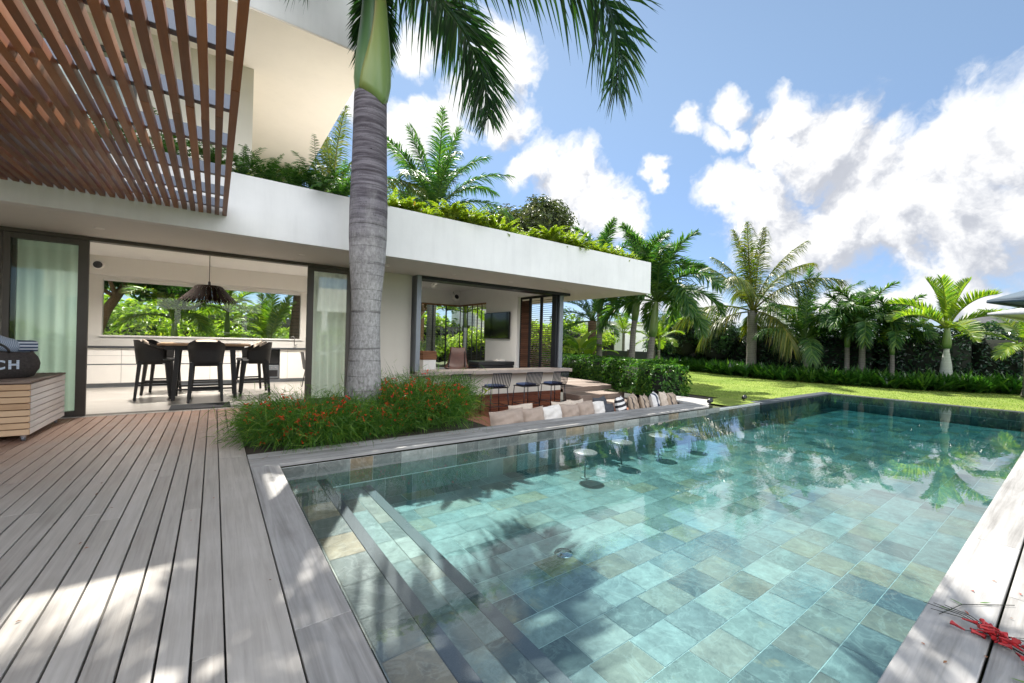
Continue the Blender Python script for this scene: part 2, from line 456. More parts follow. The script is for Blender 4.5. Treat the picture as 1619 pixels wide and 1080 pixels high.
def m_slate(name='slate_tile', dark=1.0):
    m, T, b = mat(name)
    co = gen(T); v = attr(T)
    off = T.n('ShaderNodeCombineXYZ')
    for i in range(3): T.put(off.inputs[i], T.math('MULTIPLY', v, 31.0 + i * 13))
    p = T.vec('ADD', co, off.outputs[0])
    n = T.noise(p, 6.0, 8, 0.7, 0.35)
    n2 = T.noise(p, 26.0, 5, 0.65)
    c = T.ramp(v, [(0.0, (0.13, 0.155, 0.15)), (0.12, (0.22, 0.25, 0.235)), (0.28, (0.34, 0.38, 0.355)), (0.42, (0.46, 0.50, 0.47)), (0.52, (0.53, 0.53, 0.47)),
                   (0.58, (0.34, 0.37, 0.33)), (0.66, (0.42, 0.36, 0.28)), (0.74, (0.50, 0.385, 0.235)), (0.81, (0.25, 0.205, 0.165)), (0.87, (0.46, 0.40, 0.33)), (0.94, (0.58, 0.60, 0.56)), (1.0, (0.17, 0.19, 0.185))])
    k = T.math('ADD', T.maprange(n, 0.28, 0.72, 0.55, 1.4, 'LINEAR'), T.maprange(n2, 0.3, 0.7, -0.14, 0.14, 'LINEAR'))
    c = T.vec('SCALE', c, T.math('MULTIPLY', k, dark))
    vein = T.maprange(T.math('ABSOLUTE', T.math('SUBTRACT', T.noise(p, 3.4, 5, 0.6, 1.2), 0.5)), 0.0, 0.035, 1.0, 0.0)
    c = T.mix(T.math('MULTIPLY', vein, 0.13), c, (0.6, 0.6, 0.55))
    wide = T.noise(co, 0.55, 4, 0.6)
    c = T.mix(T.maprange(wide, 0.45, 0.7, 0.0, 0.45), c, (0.30, 0.31, 0.28))
    rust = T.maprange(T.noise(p, 2.6, 6, 0.7), 0.60, 0.74)
    c = T.mix(T.math('MULTIPLY', rust, 0.55), c, (0.40, 0.27, 0.13))
    T.put(b.inputs['Base Color'], c)
    b.inputs['Roughness'].default_value = 0.55
    bump(T, b, T.math('ADD', n, T.math('MULTIPLY', n2, 0.4)), 0.5, 0.012)
    return m
M['slate'] = m_slate('slate_tile', 0.50)
M['grout'] = m_plain('pool_grout', (0.60, 0.63, 0.60), 0.8, 0, 0.1, 20)
M['granite'] = m_plain('dark_granite', (0.055, 0.062, 0.072), 0.45, 0, 0.35, 160, 0.2, 120)

def m_water():
    m = bpy.data.materials.new('pool_water'); m.use_nodes = True
    t = m.node_tree; t.nodes.clear(); T = NT(t)
    co = T.n('ShaderNodeTexCoord').outputs['Object']
    a = T.noise(T.mapping(co, (1.0, 2.2, 1.0), (0, 0, R(28))), 2.3, 3, 0.5, 0.4)
    c = T.noise(T.mapping(co, (1.0, 1.8, 1.0), (0, 0, R(-20))), 9.0, 3, 0.55, 0.6)
    near = T.maprange(T.vec('DISTANCE', co, (2.3, 0.9, WATER)), 0.3, 1.9, 1.0, 0.0)
    e = T.noise(T.mapping(co, (1.0, 3.2, 1.0), (0, 0, R(55))), 16.0, 3, 0.5, 0.8)
    h = T.math('ADD', T.math('MULTIPLY', a, 1.0), T.math('ADD', T.math('MULTIPLY', c, 0.16), T.math('MULTIPLY', T.math('MULTIPLY', e, near), 0.6)))
    bp = T.n('ShaderNodeBump'); bp.inputs['Strength'].default_value = 0.032; bp.inputs['Distance'].default_value = 0.03
    T.put(bp.inputs['Height'], h)
    fr = T.n('ShaderNodeFresnel'); fr.inputs[0].default_value = 1.38
    T.put(fr.inputs['Normal'], bp.outputs[0])
    tr = T.n('ShaderNodeBsdfTransparent')
    gl = T.n('ShaderNodeBsdfGlossy'); gl.inputs['Roughness'].default_value = 0.0
    T.put(gl.inputs['Normal'], bp.outputs[0])
    mx = T.n('ShaderNodeMixShader')
    geo = T.n('ShaderNodeNewGeometry')                    # light leaving the water is not mirrored back in
    T.put(mx.inputs[0], T.math('ADD', T.math('MULTIPLY', T.math('MINIMUM', T.math('MULTIPLY', fr.outputs[0], 1.75), 0.62), T.math('SUBTRACT', 1.0, geo.outputs['Backfacing'])), T.math('MULTIPLY', geo.outputs['Backfacing'], 0.03)))
    t.links.new(tr.outputs[0], mx.inputs[1]); t.links.new(gl.outputs[0], mx.inputs[2])
    ab = T.n('ShaderNodeVolumeAbsorption'); ab.inputs['Color'].default_value = (0.04, 0.64, 0.69, 1); ab.inputs['Density'].default_value = 0.66
    o = T.n('ShaderNodeOutputMaterial')
    t.links.new(mx.outputs[0], o.inputs['Surface']); t.links.new(ab.outputs[0], o.inputs['Volume'])
    return m
WATER = -0.085
M['water'] = m_water()

def m_lawn():
    m, T, b = mat('lawn_grass')
    co = gen(T)
    n = T.noise(co, 0.35, 5, 0.6); n2 = T.noise(co, 30.0, 5, 0.75); n3 = T.noise(T.mapping(co, (1, 0.35, 1)), 3.0, 4, 0.6)
    c = T.mix(T.maprange(n, 0.35, 0.65), (0.15, 0.215, 0.04), (0.22, 0.27, 0.06))
    c = T.vec('SCALE', c, T.math('ADD', T.maprange(n2, 0.3, 0.7, 0.72, 1.2, 'LINEAR'), T.maprange(n3, 0.3, 0.7, -0.12, 0.1, 'LINEAR')))
    T.put(b.inputs['Base Color'], c); b.inputs['Roughness'].default_value = 0.9; b.inputs['Specular IOR Level'].default_value = 0.1
    bump(T, b, n2, 0.6, 0.03)
    return m
M['lawn'] = m_lawn()
M['ground'] = m_plain('garden_ground', (0.07, 0.085, 0.03), 0.95, 0, 0.35, 0.6, 0.5, 12)

def m_paving():
    m, T, b = mat('large_floor_tile')
    co = gen(T)
    br = T.n('ShaderNodeTexBrick', offset=0.0)
    T.put(br.inputs['Vector'], T.mapping(co, (1, 1, 1), (0, 0, R(45))))
    br.inputs['Scale'].default_value = 1.0; br.inputs['Mortar Size'].default_value = 0.004
    br.inputs['Brick Width'].default_value = 1.2; br.inputs['Row Height'].default_value = 1.2
    br.inputs['Color1'].default_value = (0.50, 0.47, 0.43, 1); br.inputs['Color2'].default_value = (0.54, 0.51, 0.47, 1); br.inputs['Mortar'].default_value = (0.30, 0.28, 0.26, 1)
    n = T.noise(T.mapping(co, (0.7, 5, 1)), 2.5, 5, 0.6)
    T.put(b.inputs['Base Color'], T.vec('SCALE', br.outputs[0], T.maprange(n, 0.3, 0.7, 0.88, 1.1, 'LINEAR')))
    b.inputs['Roughness'].default_value = 0.28
    return m
M['paving'] = m_paving()

def m_bark(name, c0, c1, ring=22.0, amt=0.6, spots=0.3):
    """palm trunk: horizontal leaf scars plus lichen spots"""
    m, T, b = mat(name)
    co = gen(T)
    n = T.noise(co, 3.0, 5, 0.6); nf = T.noise(T.mapping(co, (1, 1, 0.6)), 30.0, 5, 0.7)
    sep = T.n('ShaderNodeSeparateXYZ'); T.put(sep.inputs[0], co)
    zz = T.math('ADD', sep.outputs[2], T.math('MULTIPLY', T.math('SUBTRACT', n, 0.5), 0.10))
    wv = T.math('FRACT', T.math('MULTIPLY', zz, ring))
    sc = T.maprange(wv, 0.0, 0.16, 1.0, 0.0)
    big = T.noise(T.mapping(co, (0.5, 0.5, 3.0)), 2.0, 4, 0.6)
    f = T.math('ADD', T.math('MULTIPLY', sc, -amt * 0.5), T.math('ADD', T.math('MULTIPLY', nf, 0.55), T.math('MULTIPLY', big, 0.45)))
    c = T.ramp(f, [(0.15, c0), (0.6, c1), (0.8, tuple(min(1, x * 1.25) for x in c1))])
    sp = T.maprange(T.noise(co, 75.0, 3, 0.7), 0.62, 0.70)
    c = T.mix(T.math('MULTIPLY', sp, spots), c, (0.02, 0.02, 0.02))
    T.put(b.inputs['Base Color'], c)
    b.inputs['Roughness'].default_value = 0.85; b.inputs['Specular IOR Level'].default_value = 0.2
    bump(T, b, T.math('SUBTRACT', nf, sc), 0.5, 0.012)
    return m
def m_royal():
    m, T, b = mat('royal_palm_bark')
    co = gen(T)
    sep = T.n('ShaderNodeSeparateXYZ'); T.put(sep.inputs[0], co); z = sep.outputs[2]
    nl = T.noise(co, 1.7, 4, 0.6); nf = T.noise(T.mapping(co, (1, 1, 0.5)), 34.0, 5, 0.7)
    low = T.noise(T.mapping(co, (0.02, 0.02, 2.3)), 3.0, 2, 0.5)
    zz = T.math('ADD', z, T.math('ADD', T.math('MULTIPLY', nl, 0.03), T.math('MULTIPLY', low, 0.35)))
    wv = T.math('FRACT', T.math('MULTIPLY', zz, 5.6))
    scar = T.math('MULTIPLY', T.maprange(wv, 0.0, 0.10, 1.0, 0.0), T.maprange(T.noise(T.mapping(co, (3, 3, 14)), 1.0, 3, 0.6), 0.35, 0.6))
    streak = T.noise(T.mapping(co, (2.0, 2.0, 26.0)), 1.0, 5, 0.65)
    patch = T.noise(T.mapping(co, (2.2, 2.2, 1.0)), 1.6, 6, 0.68)
    pale = T.mix(T.maprange(nf, 0.3, 0.7), (0.22, 0.21, 0.205), (0.40, 0.39, 0.385))
    dusk = T.mix(T.maprange(streak, 0.35, 0.65), (0.065, 0.056, 0.066), (0.18, 0.165, 0.185))
    hgt = T.math('ADD', z, T.math('MULTIPLY', T.math('SUBTRACT', patch, 0.5), 3.2))
    c = T.mix(T.maprange(hgt, 1.7, 3.6), pale, dusk)
    c = T.mix(T.math('MULTIPLY', scar, 0.75), c, (0.06, 0.05, 0.05))
    foot = T.maprange(T.math('ADD', z, T.math('MULTIPLY', T.math('SUBTRACT', nf, 0.5), 1.2)), 0.05, 0.65, 0.85, 0.0)
    c = T.mix(foot, c, (0.085, 0.075, 0.065))
    spk = T.math('MULTIPLY', T.maprange(T.noise(co, 70.0, 3, 0.7), 0.58, 0.66), T.maprange(patch, 0.42, 0.6))
    c = T.mix(T.math('MULTIPLY', spk, 0.75), c, (0.03, 0.028, 0.028))
    gash = T.maprange(T.noise(T.mapping(co, (5, 5, 7)), 1.0, 2, 0.5, 1.5), 0.735, 0.75)
    c = T.mix(gash, c, (0.015, 0.013, 0.012))
    T.put(b.inputs['Base Color'], c)
    b.inputs['Roughness'].default_value = 0.85; b.inputs['Specular IOR Level'].default_value = 0.2
    bump(T, b, T.math('SUBTRACT', T.math('MULTIPLY', nf, 0.5), T.math('ADD', scar, gash)), 0.5, 0.012)
    return m
M['royal_bark'] = m_royal()
M['coco_bark'] = m_bark('coconut_bark', (0.06, 0.055, 0.05), (0.24, 0.225, 0.20), 11.0, 0.6, 0.4)
M['brown_bark'] = m_bark('rough_palm_bark', (0.03, 0.018, 0.012), (0.19, 0.125, 0.085), 9.0, 1.2, 0.2)
M['pale_bark'] = m_bark('pale_trunk', (0.25, 0.27, 0.25), (0.50, 0.52, 0.49), 10.0, 0.5, 0.1)
M['branch'] = m_plain('tree_branch', (0.24, 0.13, 0.07), 0.9, 0, 0.3, 9, 0.6, 30)
M['core'] = m_plain('shade_core_and_twigs', (0.010, 0.014, 0.008), 0.95, 0, 0.4, 6)  # near-black, for the light-blocking foliage filler and for loose thin stems

def m_shaft():
    m, T, b = mat('green_crownshaft')
    co = gen(T); v = attr(T)
    n = T.noise(T.mapping(co, (6, 6, 0.8)), 2.0, 4, 0.6)
    c = T.ramp(T.math('ADD', T.math('MULTIPLY', v, 0.75), T.math('MULTIPLY', n, 0.25)), [(0.0, (0.05, 0.13, 0.075)), (0.35, (0.10, 0.19, 0.06)), (0.7, (0.20, 0.25, 0.06)), (1.0, (0.30, 0.20, 0.10))])
    T.put(b.inputs['Base Color'], c); b.inputs['Roughness'].default_value = 0.38
    return m
M['shaft'] = m_shaft()
M['royal_leaf'] = m_leaf('royal_palm_leaf', (0.008, 0.030, 0.014), (0.016, 0.055, 0.020), (0.05, 0.11, 0.026), 0.2)
M['coco_leaf'] = m_leaf('coconut_leaf', (0.025, 0.055, 0.012), (0.075, 0.11, 0.016), (0.24, 0.20, 0.025), 0.35)
M['palm_leaf'] = m_leaf('dark_palm_leaf', (0.014, 0.052, 0.017), (0.036, 0.105, 0.025), (0.14, 0.22, 0.035), 0.36)
M['lime_leaf'] = m_leaf('lime_palm_leaf', (0.05, 0.12, 0.02), (0.14, 0.23, 0.028), (0.36, 0.37, 0.04), 0.45)
M['hedge_leaf'] = m_leaf('glossy_hedge_leaf', (0.016, 0.06, 0.012), (0.05, 0.14, 0.02), (0.18, 0.30, 0.03), 0.36, 0.4, None, 0.3)
M['dark_leaf'] = m_leaf('dark_hedge_leaf', (0.010, 0.032, 0.017), (0.022, 0.062, 0.030), (0.06, 0.13, 0.045), 0.3, 0.25, None, 0.6)
M['border_leaf'] = m_leaf('strap_border_leaf', (0.014, 0.06, 0.014), (0.045, 0.13, 0.022), (0.14, 0.25, 0.04), 0.32, 0.3, None, 0.6)
M['shrub_leaf'] = m_leaf('shrub_leaf', (0.010, 0.032, 0.014), (0.022, 0.065, 0.022), (0.06, 0.13, 0.035), 0.28, 0.32, None, 0.55)
M['bright_leaf'] = m_leaf('sunlit_garden_leaf', (0.08, 0.14, 0.025), (0.22, 0.30, 0.045), (0.46, 0.48, 0.08), 0.5)
M['fern_leaf'] = m_leaf('fern_leaf', (0.014, 0.045, 0.012), (0.035, 0.10, 0.018), (0.09, 0.18, 0.03), 0.4)
M['yellow_fern'] = m_leaf('yellow_green_fern', (0.05, 0.10, 0.012), (0.16, 0.22, 0.02), (0.34, 0.34, 0.03), 0.45)
M['grassy'] = m_leaf('fine_green_stems', (0.022, 0.07, 0.012), (0.07, 0.18, 0.022), (0.20, 0.30, 0.045), 0.4)
M['red_flower'] = m_leaf('red_tube_flower', (0.5, 0.012, 0.010), (0.68, 0.03, 0.012), (0.8, 0.13, 0.03), 0.3, 0.5, (1.2, 1, 1))
M['olive_leaf'] = m_leaf('olive_tree_leaf', (0.022, 0.032, 0.010), (0.055, 0.075, 0.018), (0.13, 0.13, 0.03), 0.3)

# ------------------------------------------------------------------ setting: ground, lawn, deck, pool
POOL = (0.55, 15.2, 0.43, 4.5)
PIT = (3.3, 9.4, 5.05, 8.4)
def in_rect(x, y, r, g=0.0): return r[0] - g < x < r[1] + g and r[2] - g < y < r[3] + g
mb = MB()
xs = [-600, -60, POOL[0], PIT[0], PIT[1], POOL[1], 60, 600]
ys = [-600, -60, POOL[2], POOL[3], PIT[2], PIT[3], 60, 600]
mb.sheet(xs, ys, -0.12, lambda x, y: in_rect(x, y, (POOL[0], POOL[1], POOL[2], POOL[3])) or in_rect(x, y, PIT))
struct(mb.build('ground', M['ground']))
mb = MB()
xs = [8.7, 9.4, 10.62, 11.7, POOL[1] + 0.12, 40]
ys = [-30, POOL[2] - 0.4, POOL[3] + 0.1, 5.5, PIT[3], 40]
mb.sheet(xs, ys, -0.072, lambda x, y: (x < POOL[1] + 0.12 and POOL[2] - 0.4 < y < POOL[3] + 0.1) or (x < 9.4 and 4.6 < y) or (x < 10.62 and y > 5.5) or (x < 11.7 and y > PIT[3]))
struct(mb.build('lawn', M['lawn']))

# deck boards
mb = MB()
bw = 0.1085
x = 0.063
mb.box(0.066, 0.297, 1.25, 5.02, -0.03, 0.0, 0.55); mb.box(0.066, 0.297, -3, 1.246, -0.03, 0.0, 0.3); mb.box(0.066, 0.297, 5.024, 6.3, -0.03, 0.0, 0.45)
i = 0
while x > -7:
    y = -3 - rnd.random() * 2.5
    while y < 8.36:
        L = rnd.uniform(2.2, 4.2)
        y1 = min(y + L, 8.36)
        if 8.36 - y1 < 0.5: y1 = 8.36
        mb.box(x - bw + 0.0045, x - 0.0045, max(y, -4), y1 - 0.002, -0.03, 0.0 + rnd.uniform(-0.001, 0.001), rnd.random())
        y = y1
    x -= bw; i += 1
x = 0.17
while x < 3.2:                                            # short boards between the planter and the house
    mb.box(x - bw + 0.0045 + 0.005, x + 0.0045 - 0.005, 7.3 if x > 0.3 else 6.304, 8.36, -0.03, 0.0, rnd.random()); x += bw
struct(mb.build('deck', M['deck'], bevel=0.0025))
struct(MB().box(-7.2, 0.3, -4, 8.36, -0.10, -0.045).build('deck_underlay', M['black']))
struct(MB().box(0.3, 3.29, 5.06, 7.29, -0.11, -0.01).build('planting_bed', M['soil']))

# timber coping round the pool
mb = MB()
mb.box(0.304, 0.535, -3.2, 1.93, -0.028, 0.004, 0.35); mb.box(0.304, 0.535, 1.934, 4.532, -0.028, 0.004, 0.62)
struct(mb.build('pool_coping', M['coping_y'], bevel=0.004))
mb = MB()
for k, (y0, y1) in enumerate(((4.535, 4.70), (4.704, 4.87), (4.874, 5.05))):
    xx = 0.304
    while xx < 8.36:
        L = rnd.uniform(2.2, 3.6); x1 = min(xx + L, 8.36)
        if 8.36 - x1 < 0.6: x1 = 8.36
        mb.box(xx, x1 - 0.003, y0, y1 - 0.003, -0.028, 0.004 + rnd.uniform(-0.0015, 0.0015), rnd.uniform(0.2, 0.8)); xx = x1
yy = 5.054
while yy < 6.2:                                           # the wider deck at the end of the lounge pit
    mb.box(8.36 + (yy - 5.054) * 0.6, 9.38, yy, yy + 0.16, -0.028, 0.004, rnd.random()); yy += 0.164
mb.add([(8.36, 4.535, 0.004), (9.38, 5.05, 0.004), (8.36, 5.05, 0.004), (8.36, 4.535, -0.028), (9.38, 5.05, -0.028), (8.36, 5.05, -0.028)],
       [(0, 1, 2), (5, 4, 3), (0, 3, 4, 1), (1, 4, 5, 2), (2, 5, 3, 0)], 0.5)
struct(mb.build('pool_coping', M['coping_x'], bevel=0.003))
mb = MB()
for k, (y0, y1) in enumerate(((0.217, 0.435), (0.0, 0.207), (-0.22, -0.01), (-0.44, -0.23), (-0.66, -0.45))):
    xx = 0.54 - 0.5 * k % 1.7
    while xx < 15.3:
        L = rnd.uniform(2.6, 4.0); x1 = min(xx + L, 15.3)
        mb.box(xx, x1 - 0.003, y0, y1, -0.028, 0.004 - 0.002 * (k % 2), rnd.uniform(0.25, 0.8)); xx = x1
struct(mb.build('pool_coping', M['coping_x'], bevel=0.004))
# low dark kerb at the far corner
struct(MB().box(10.6, 15.32, 4.46, 4.72, -0.3, -0.060).build('pool_kerb', M['granite'], bevel=0.01))
struct(MB().box(15.2, 15.32, 0.0, 4.458, -0.3, -0.074).box(8.7, 10.6, 4.50, 4.62, -0.3, -0.074).build('pool_kerb', M['granite'], bevel=0.008))

# pool basin: grout shell and slate tiles laid on it
FLOOR, WATER = -0.52, -0.085
mb = MB()
x0, x1, y0, y1 = POOL
mb.add([(x0, y0, FLOOR - 0.0025), (x1, y0, FLOOR - 0.0025), (x1, y1, FLOOR - 0.0025), (x0, y1, FLOOR - 0.0025), (x0, y0, -0.03), (x1, y0, -0.078), (x1, y1, -0.078), (x0, y1, -0.03)],
       [(0, 1, 2, 3), (0, 4, 5, 1), (1, 5, 6, 2), (2, 6, 7, 3), (3, 7, 4, 0)])
struct(mb.build('pool_shell', M['grout']))
mb = MB()
g2 = 0.0024
TW, TH = 0.345, 0.247
row = 0
y = y0 - 0.10
tvar = lambda: rnd.random()
while y < y1:
    xo = 1.41 - (0.0 if row % 3 else TW / 2) - rnd.choice((0, 0, 0.05))
    x = xo
    while x < x1:
        a, b_ = max(x + g2, x0), min(x + TW - g2, x1); c, d = max(y + g2, y0), min(y + TH - g2, y1)
        if b_ > a and d > c:
            t = rnd.uniform(-0.0006, 0.0006)
            mb.add([(a, c, FLOOR + t), (b_, c, FLOOR + t), (b_, d, FLOOR + t), (a, d, FLOOR + t)], [(0, 1, 2, 3)], tvar())
        x += TW
    y += TH; row += 1
# walls
for (p, q, nx, ny) in (((x0, y1), (x1, y1), 0, -1), ((x1, y1), (x1, y0), -1, 0), ((x0, y0), (x0, y1), 1, 0), ((x1, y0), (x0, y0), 0, 1)):
    L = math.hypot(q[0] - p[0], q[1] - p[1]); ux, uy = (q[0] - p[0]) / L, (q[1] - p[1]) / L
    for (za, zb) in ((-0.30, -0.03), (FLOOR, -0.305)):
        if nx == -1: zb = min(zb, -0.08)
        s_ = 0.0
        while s_ < L:
            e = min(s_ + rnd.choice((0.24, 0.32, 0.32, 0.38)), L)
            o_ = rnd.uniform(0.002, 0.006)
            if ny == -1 and s_ > 8.1: zb = min(zb, -0.08)
            A = (p[0] + ux * (s_ + 0.002) + nx * o_, p[1] + uy * (s_ + 0.002) + ny * o_); B = (p[0] + ux * (e - 0.002) + nx * o_, p[1] + uy * (e - 0.002) + ny * o_)
            mb.add([(A[0], A[1], za + 0.003), (B[0], B[1], za + 0.003), (B[0], B[1], zb - 0.003), (A[0], A[1], zb - 0.003)], [(0, 1, 2, 3)], tvar())
            s_ = e
struct(mb.build('pool_tiles', M['slate']))
# two wide entry steps with dark granite nosings
S1, S2 = -0.20, -0.345
mb = MB(); nz = MB(); sh = MB()
for (xa, xb, z) in ((0.56, 0.87, S1), (0.955, 1.31, S2)):
    y = y0 + 0.02
    while y < y1 - 0.02:
        e = min(y + 0.34, y1 - 0.012)
        for (a, b_) in ((xa, xa + 0.07), (xa + 0.075, xb)) if xa < 0.6 else ((xa, xb - 0.13), (xb - 0.126, xb)):
            mb.add([(a + g2, y + g2, z), (b_ - g2, y + g2, z), (b_ - g2, e - g2, z), (a + g2, e - g2, z)], [(0, 1, 2, 3)], tvar())
        y = e
sh.box(0.552, 0.952, y0 + 0.01, y1 - 0.011, FLOOR, S1 - 0.004); sh.box(0.953, 1.398, y0 + 0.01, y1 - 0.011, FLOOR, S2 - 0.004)
nz.box(0.87, 0.958, y0 + 0.012, y1 - 0.012, S1 - 0.05, S1 + 0.001); nz.box(1.31, 1.404, y0 + 0.012, y1 - 0.012, S2 - 0.05, S2 + 0.001)
struct(sh.build('pool_steps', M['slate'])); struct(mb.build('pool_step_tiles', M['slate'])); struct(nz.build('step_nosing', M['granite'], bevel=0.004))
# water
mb = MB().box(x0 - 0.02, x1 + 0.02, y0 - 0.02, y1 + 0.02, FLOOR - 0.05, WATER)
struct(mb.build('pool_water', M['water']))

# pool fittings
o = MB().lathe([(0.0, 0.012), (0.02, 0.014), (0.045, 0.012), (0.05, 0.006), (0.075, 0.006), (0.08, 0.0)], 24, cap=False).build('pool_drain', M['chrome'], smooth=True, loc=(2.42, 2.53, FLOOR + 0.001))
tag(o, 'round metal drain cover set in the slate pool floor', 'drain cover')
stool0 = None
for k, (px, py, lab) in enumerate(((3.98, 3.80, 'round white stool under the water, nearest to the pool steps'), (4.86, 3.92, 'round white underwater stool, second from the pool steps'),
                                   (5.72, 3.90, 'round white underwater stool, third from the pool steps'), (6.62, 3.92, 'round white underwater stool, farthest from the pool steps'))):
    if stool0 is None:
        stool0 = empty('pool_stool', (0, 0, 0), lab, 'pool stool', 'white stools standing in the pool')
        MB().lathe([(0.0, 0.0), (0.145, 0.0), (0.155, 0.008), (0.155, 0.022), (0.145, 0.03), (0.0, 0.03)], 32, cap=False).build('seat', m_plain('white_seat', (0.20, 0.21, 0.205), 0.35, 0, 0.03), stool0, True, loc=(0, 0, -0.20))
        MB().lathe([(0.009, FLOOR + 0.012), (0.009, -0.2)], 12).build('post', M['steel_grey'], stool0, True)
        MB().lathe([(0.06, FLOOR + 0.003), (0.055, FLOOR + 0.012), (0.02, FLOOR + 0.014)], 20).build('foot', M['slate'], stool0, True)
        s_ = stool0
    else:
        s_ = copy_tree(stool0)
    s_.location = (px, py, 0); s_['label'] = lab

# ------------------------------------------------------------------ the house
YW, YF = 8.45, 6.75           # ground-floor wall plane and roof fascia plane
SOF, PAR = 2.60, 3.43
XE = 9.36                     # right end of the roof slab
house = empty('villa', (0, YW, 0), 'modern white villa with a planted flat roof, open kitchen and bar window', 'house')
def hp(mb, name, m, bevel=0.0, smooth=False):
    mb.xform(Matrix.Translation((0, -YW, 0)))
    return mb.build(name, m, house, smooth, bevel)
def sub(mb, name, m, par, bevel=0.0, smooth=False):
    mb.xform(Matrix.Translation((0, -YW, 0)))
    return mb.build(name, m, par, smooth, bevel)
# roof: fascia upstand, right return, soffit, roof deck
mb = MB()
mb.box(-9, XE, YF, YF + 0.14, SOF, PAR)
mb.box(XE - 0.14, XE, YF + 0.141, 14.3, SOF, PAR)
hp(mb, 'roof_fascia', M['white'], 0.006)
mb = MB()
mb.box(-9, XE - 0.142, YF + 0.142, YW + 0.12, SOF, SOF + 0.05)
mb.box(7.9, XE - 0.142, YW + 0.122, 14.3, SOF, SOF + 0.05)
hp(mb, 'soffit', M['soffit'])
mb = MB()
mb.box(-9, 3.0, YF + 0.142, 12.96, 3.20, 3.30); mb.box(3.001, XE - 0.142, YF + 0.142, 14.3, 3.20, 3.30)
hp(mb, 'roof_deck', M['inner_white'])
hp(MB().box(-9, XE - 0.15, YF + 0.15, 7.5, 3.302, 3.34), 'planter_soil', M['soil'])
mb = MB().box(0.9, XE - 0.5, 7.55, 7.62, 3.3, 3.62)      # low grey planter kerb on the roof
hp(mb, 'roof_kerb', M['soffit'], 0.01)
# interior: floor, ceilings, walls
hp(MB().box(-6, 2.9, 8.37, 12.95, -0.06, 0.004), 'kitchen_floor', M['paving'])
hp(MB().box(3.1, 7.75, 8.5, 14.1, -0.06, 0.0), 'lounge_floor', M['paving'])
hp(MB().box(-6, 2.9, YW + 0.122, 12.4, 2.86, 2.95), 'kitchen_ceiling', M['inner_white'])
hp(MB().box(3.05, 7.9, YW + 0.122, 14.1, 3.10, 3.19), 'lounge_ceiling', M['inner_white'])
mb = MB()                                                  # kitchen back wall with the long window, and the bulkhead above it
mb.box(-6, -2.03, 12.8, 12.95, 0, 2.86); mb.box(1.95, 2.9, 12.8, 12.95, 0, 2.86)
mb.box(-2.029, 1.949, 12.8, 12.95, 0, 1.15); mb.box(-2.029, 1.949, 12.8, 12.95, 2.41, 2.86)
mb.box(-6.0, 2.9, 12.4, 12.797, 2.46, 2.95)
hp(mb, 'kitchen_wall', M['inner'])
hp(MB().box(2.9, 3.04, YW + 0.16, 14.1, 0, 3.2).box(-6.15, -6.0, YW + 0.16, 12.95, 0, 3.2), 'partition_wall', M['inner'])
w = hp(MB().box(-2.03, 1.95, 12.90, 12.925, 2.37, 2.41), 'kitchen_window', M['inner_white'])
sub(MB().box(-2.02, 1.94, 12.905, 12.909, 1.16, 2.37), 'pane', M['glass_clear'], w)
sub(MB().box(-2.07, 1.99, 12.76, 12.80, 1.11, 1.15), 'sill', M['inner_white'], w, 0.004)
# front wall left of the bar: beige strip, strip over the doors, and the far-left wall
mb = MB()
mb.box(2.24, 3.42, YW, YW + 0.15, -0.1, SOF)
mb.box(3.421, 7.80, YW, YW + 0.15, -0.06, 0.464)
hp(mb, 'front_wall', M['beige'])
hp(MB().box(-9, -2.44, YW, YW + 0.15, -0.1, SOF), 'front_wall', M['beige'])
# sliding door: head track, jambs, sill and two glass leaves with curtains behind
fr = hp(MB().box(-2.44, 2.24, YW - 0.02, YW + 0.14, 2.545, 2.598), 'door_frame', M['bronze'], 0.003)
sub(MB().box(-2.44, 2.24, YW - 0.04, YW + 0.14, -0.02, 0.006), 'door_sill', M['bronze'], fr, 0.002)
sub(MB().box(-2.44, -2.32, YW, YW + 0.13, 0.006, 2.545).box(2.16, 2.239, YW, YW + 0.13, 0.006, 2.545), 'door_jamb', M['bronze'], fr, 0.003)
def leaf(xa, xb, yo, sl, sr, gm='glass_plain'):
    d = hp(MB().box(xa, xa + sl, yo, yo + 0.05, 0.007, 2.543).box(xb - sr, xb, yo, yo + 0.05, 0.007, 2.543)
           .box(xa + sl, xb - sr, yo, yo + 0.05, 2.47, 2.543).box(xa + sl, xb - sr, yo, yo + 0.05, 0.007, 0.075), 'sliding_door', M['bronze'], 0.003)
    sub(MB().box(xa + sl + 0.001, xb - sr - 0.001, yo + 0.02, yo + 0.028, 0.075, 2.47), 'door_glass', M[gm], d)
    return d
leaf(-2.30, -1.49, YW + 0.005, 0.06, 0.11)
leaf(-2.26, -1.55, YW + 0.062, 0.06, 0.06)
leaf(1.39, 2.155, YW + 0.005, 0.11, 0.06, 'glass')
# bar window: steel surround, timber counter, corner post
fr = hp(MB().box(3.46, 3.56, 8.26, 8.62, 0.50, 2.598), 'bar_window_frame', M['steel_grey'], 0.004)
sub(MB().box(3.561, 7.9, 8.26, 8.62, 2.53, 2.597), 'frame_head', M['dark_metal'], fr, 0.004)
hp(MB().box(3.46, 7.93, 8.14, 8.68, 0.465, 0.555, 0.5), 'bar_counter', M['counter'], 0.006)
po = hp(MB().box(7.66, 7.80, 8.41, 8.63, 0.556, 2.53), 'corner_post', M['steel_grey'], 0.005)
sub(MB().box(7.58, 7.658, 8.47, 8.62, 0.556, 2.53), 'post_channel', M['dark_metal'], po, 0.003)
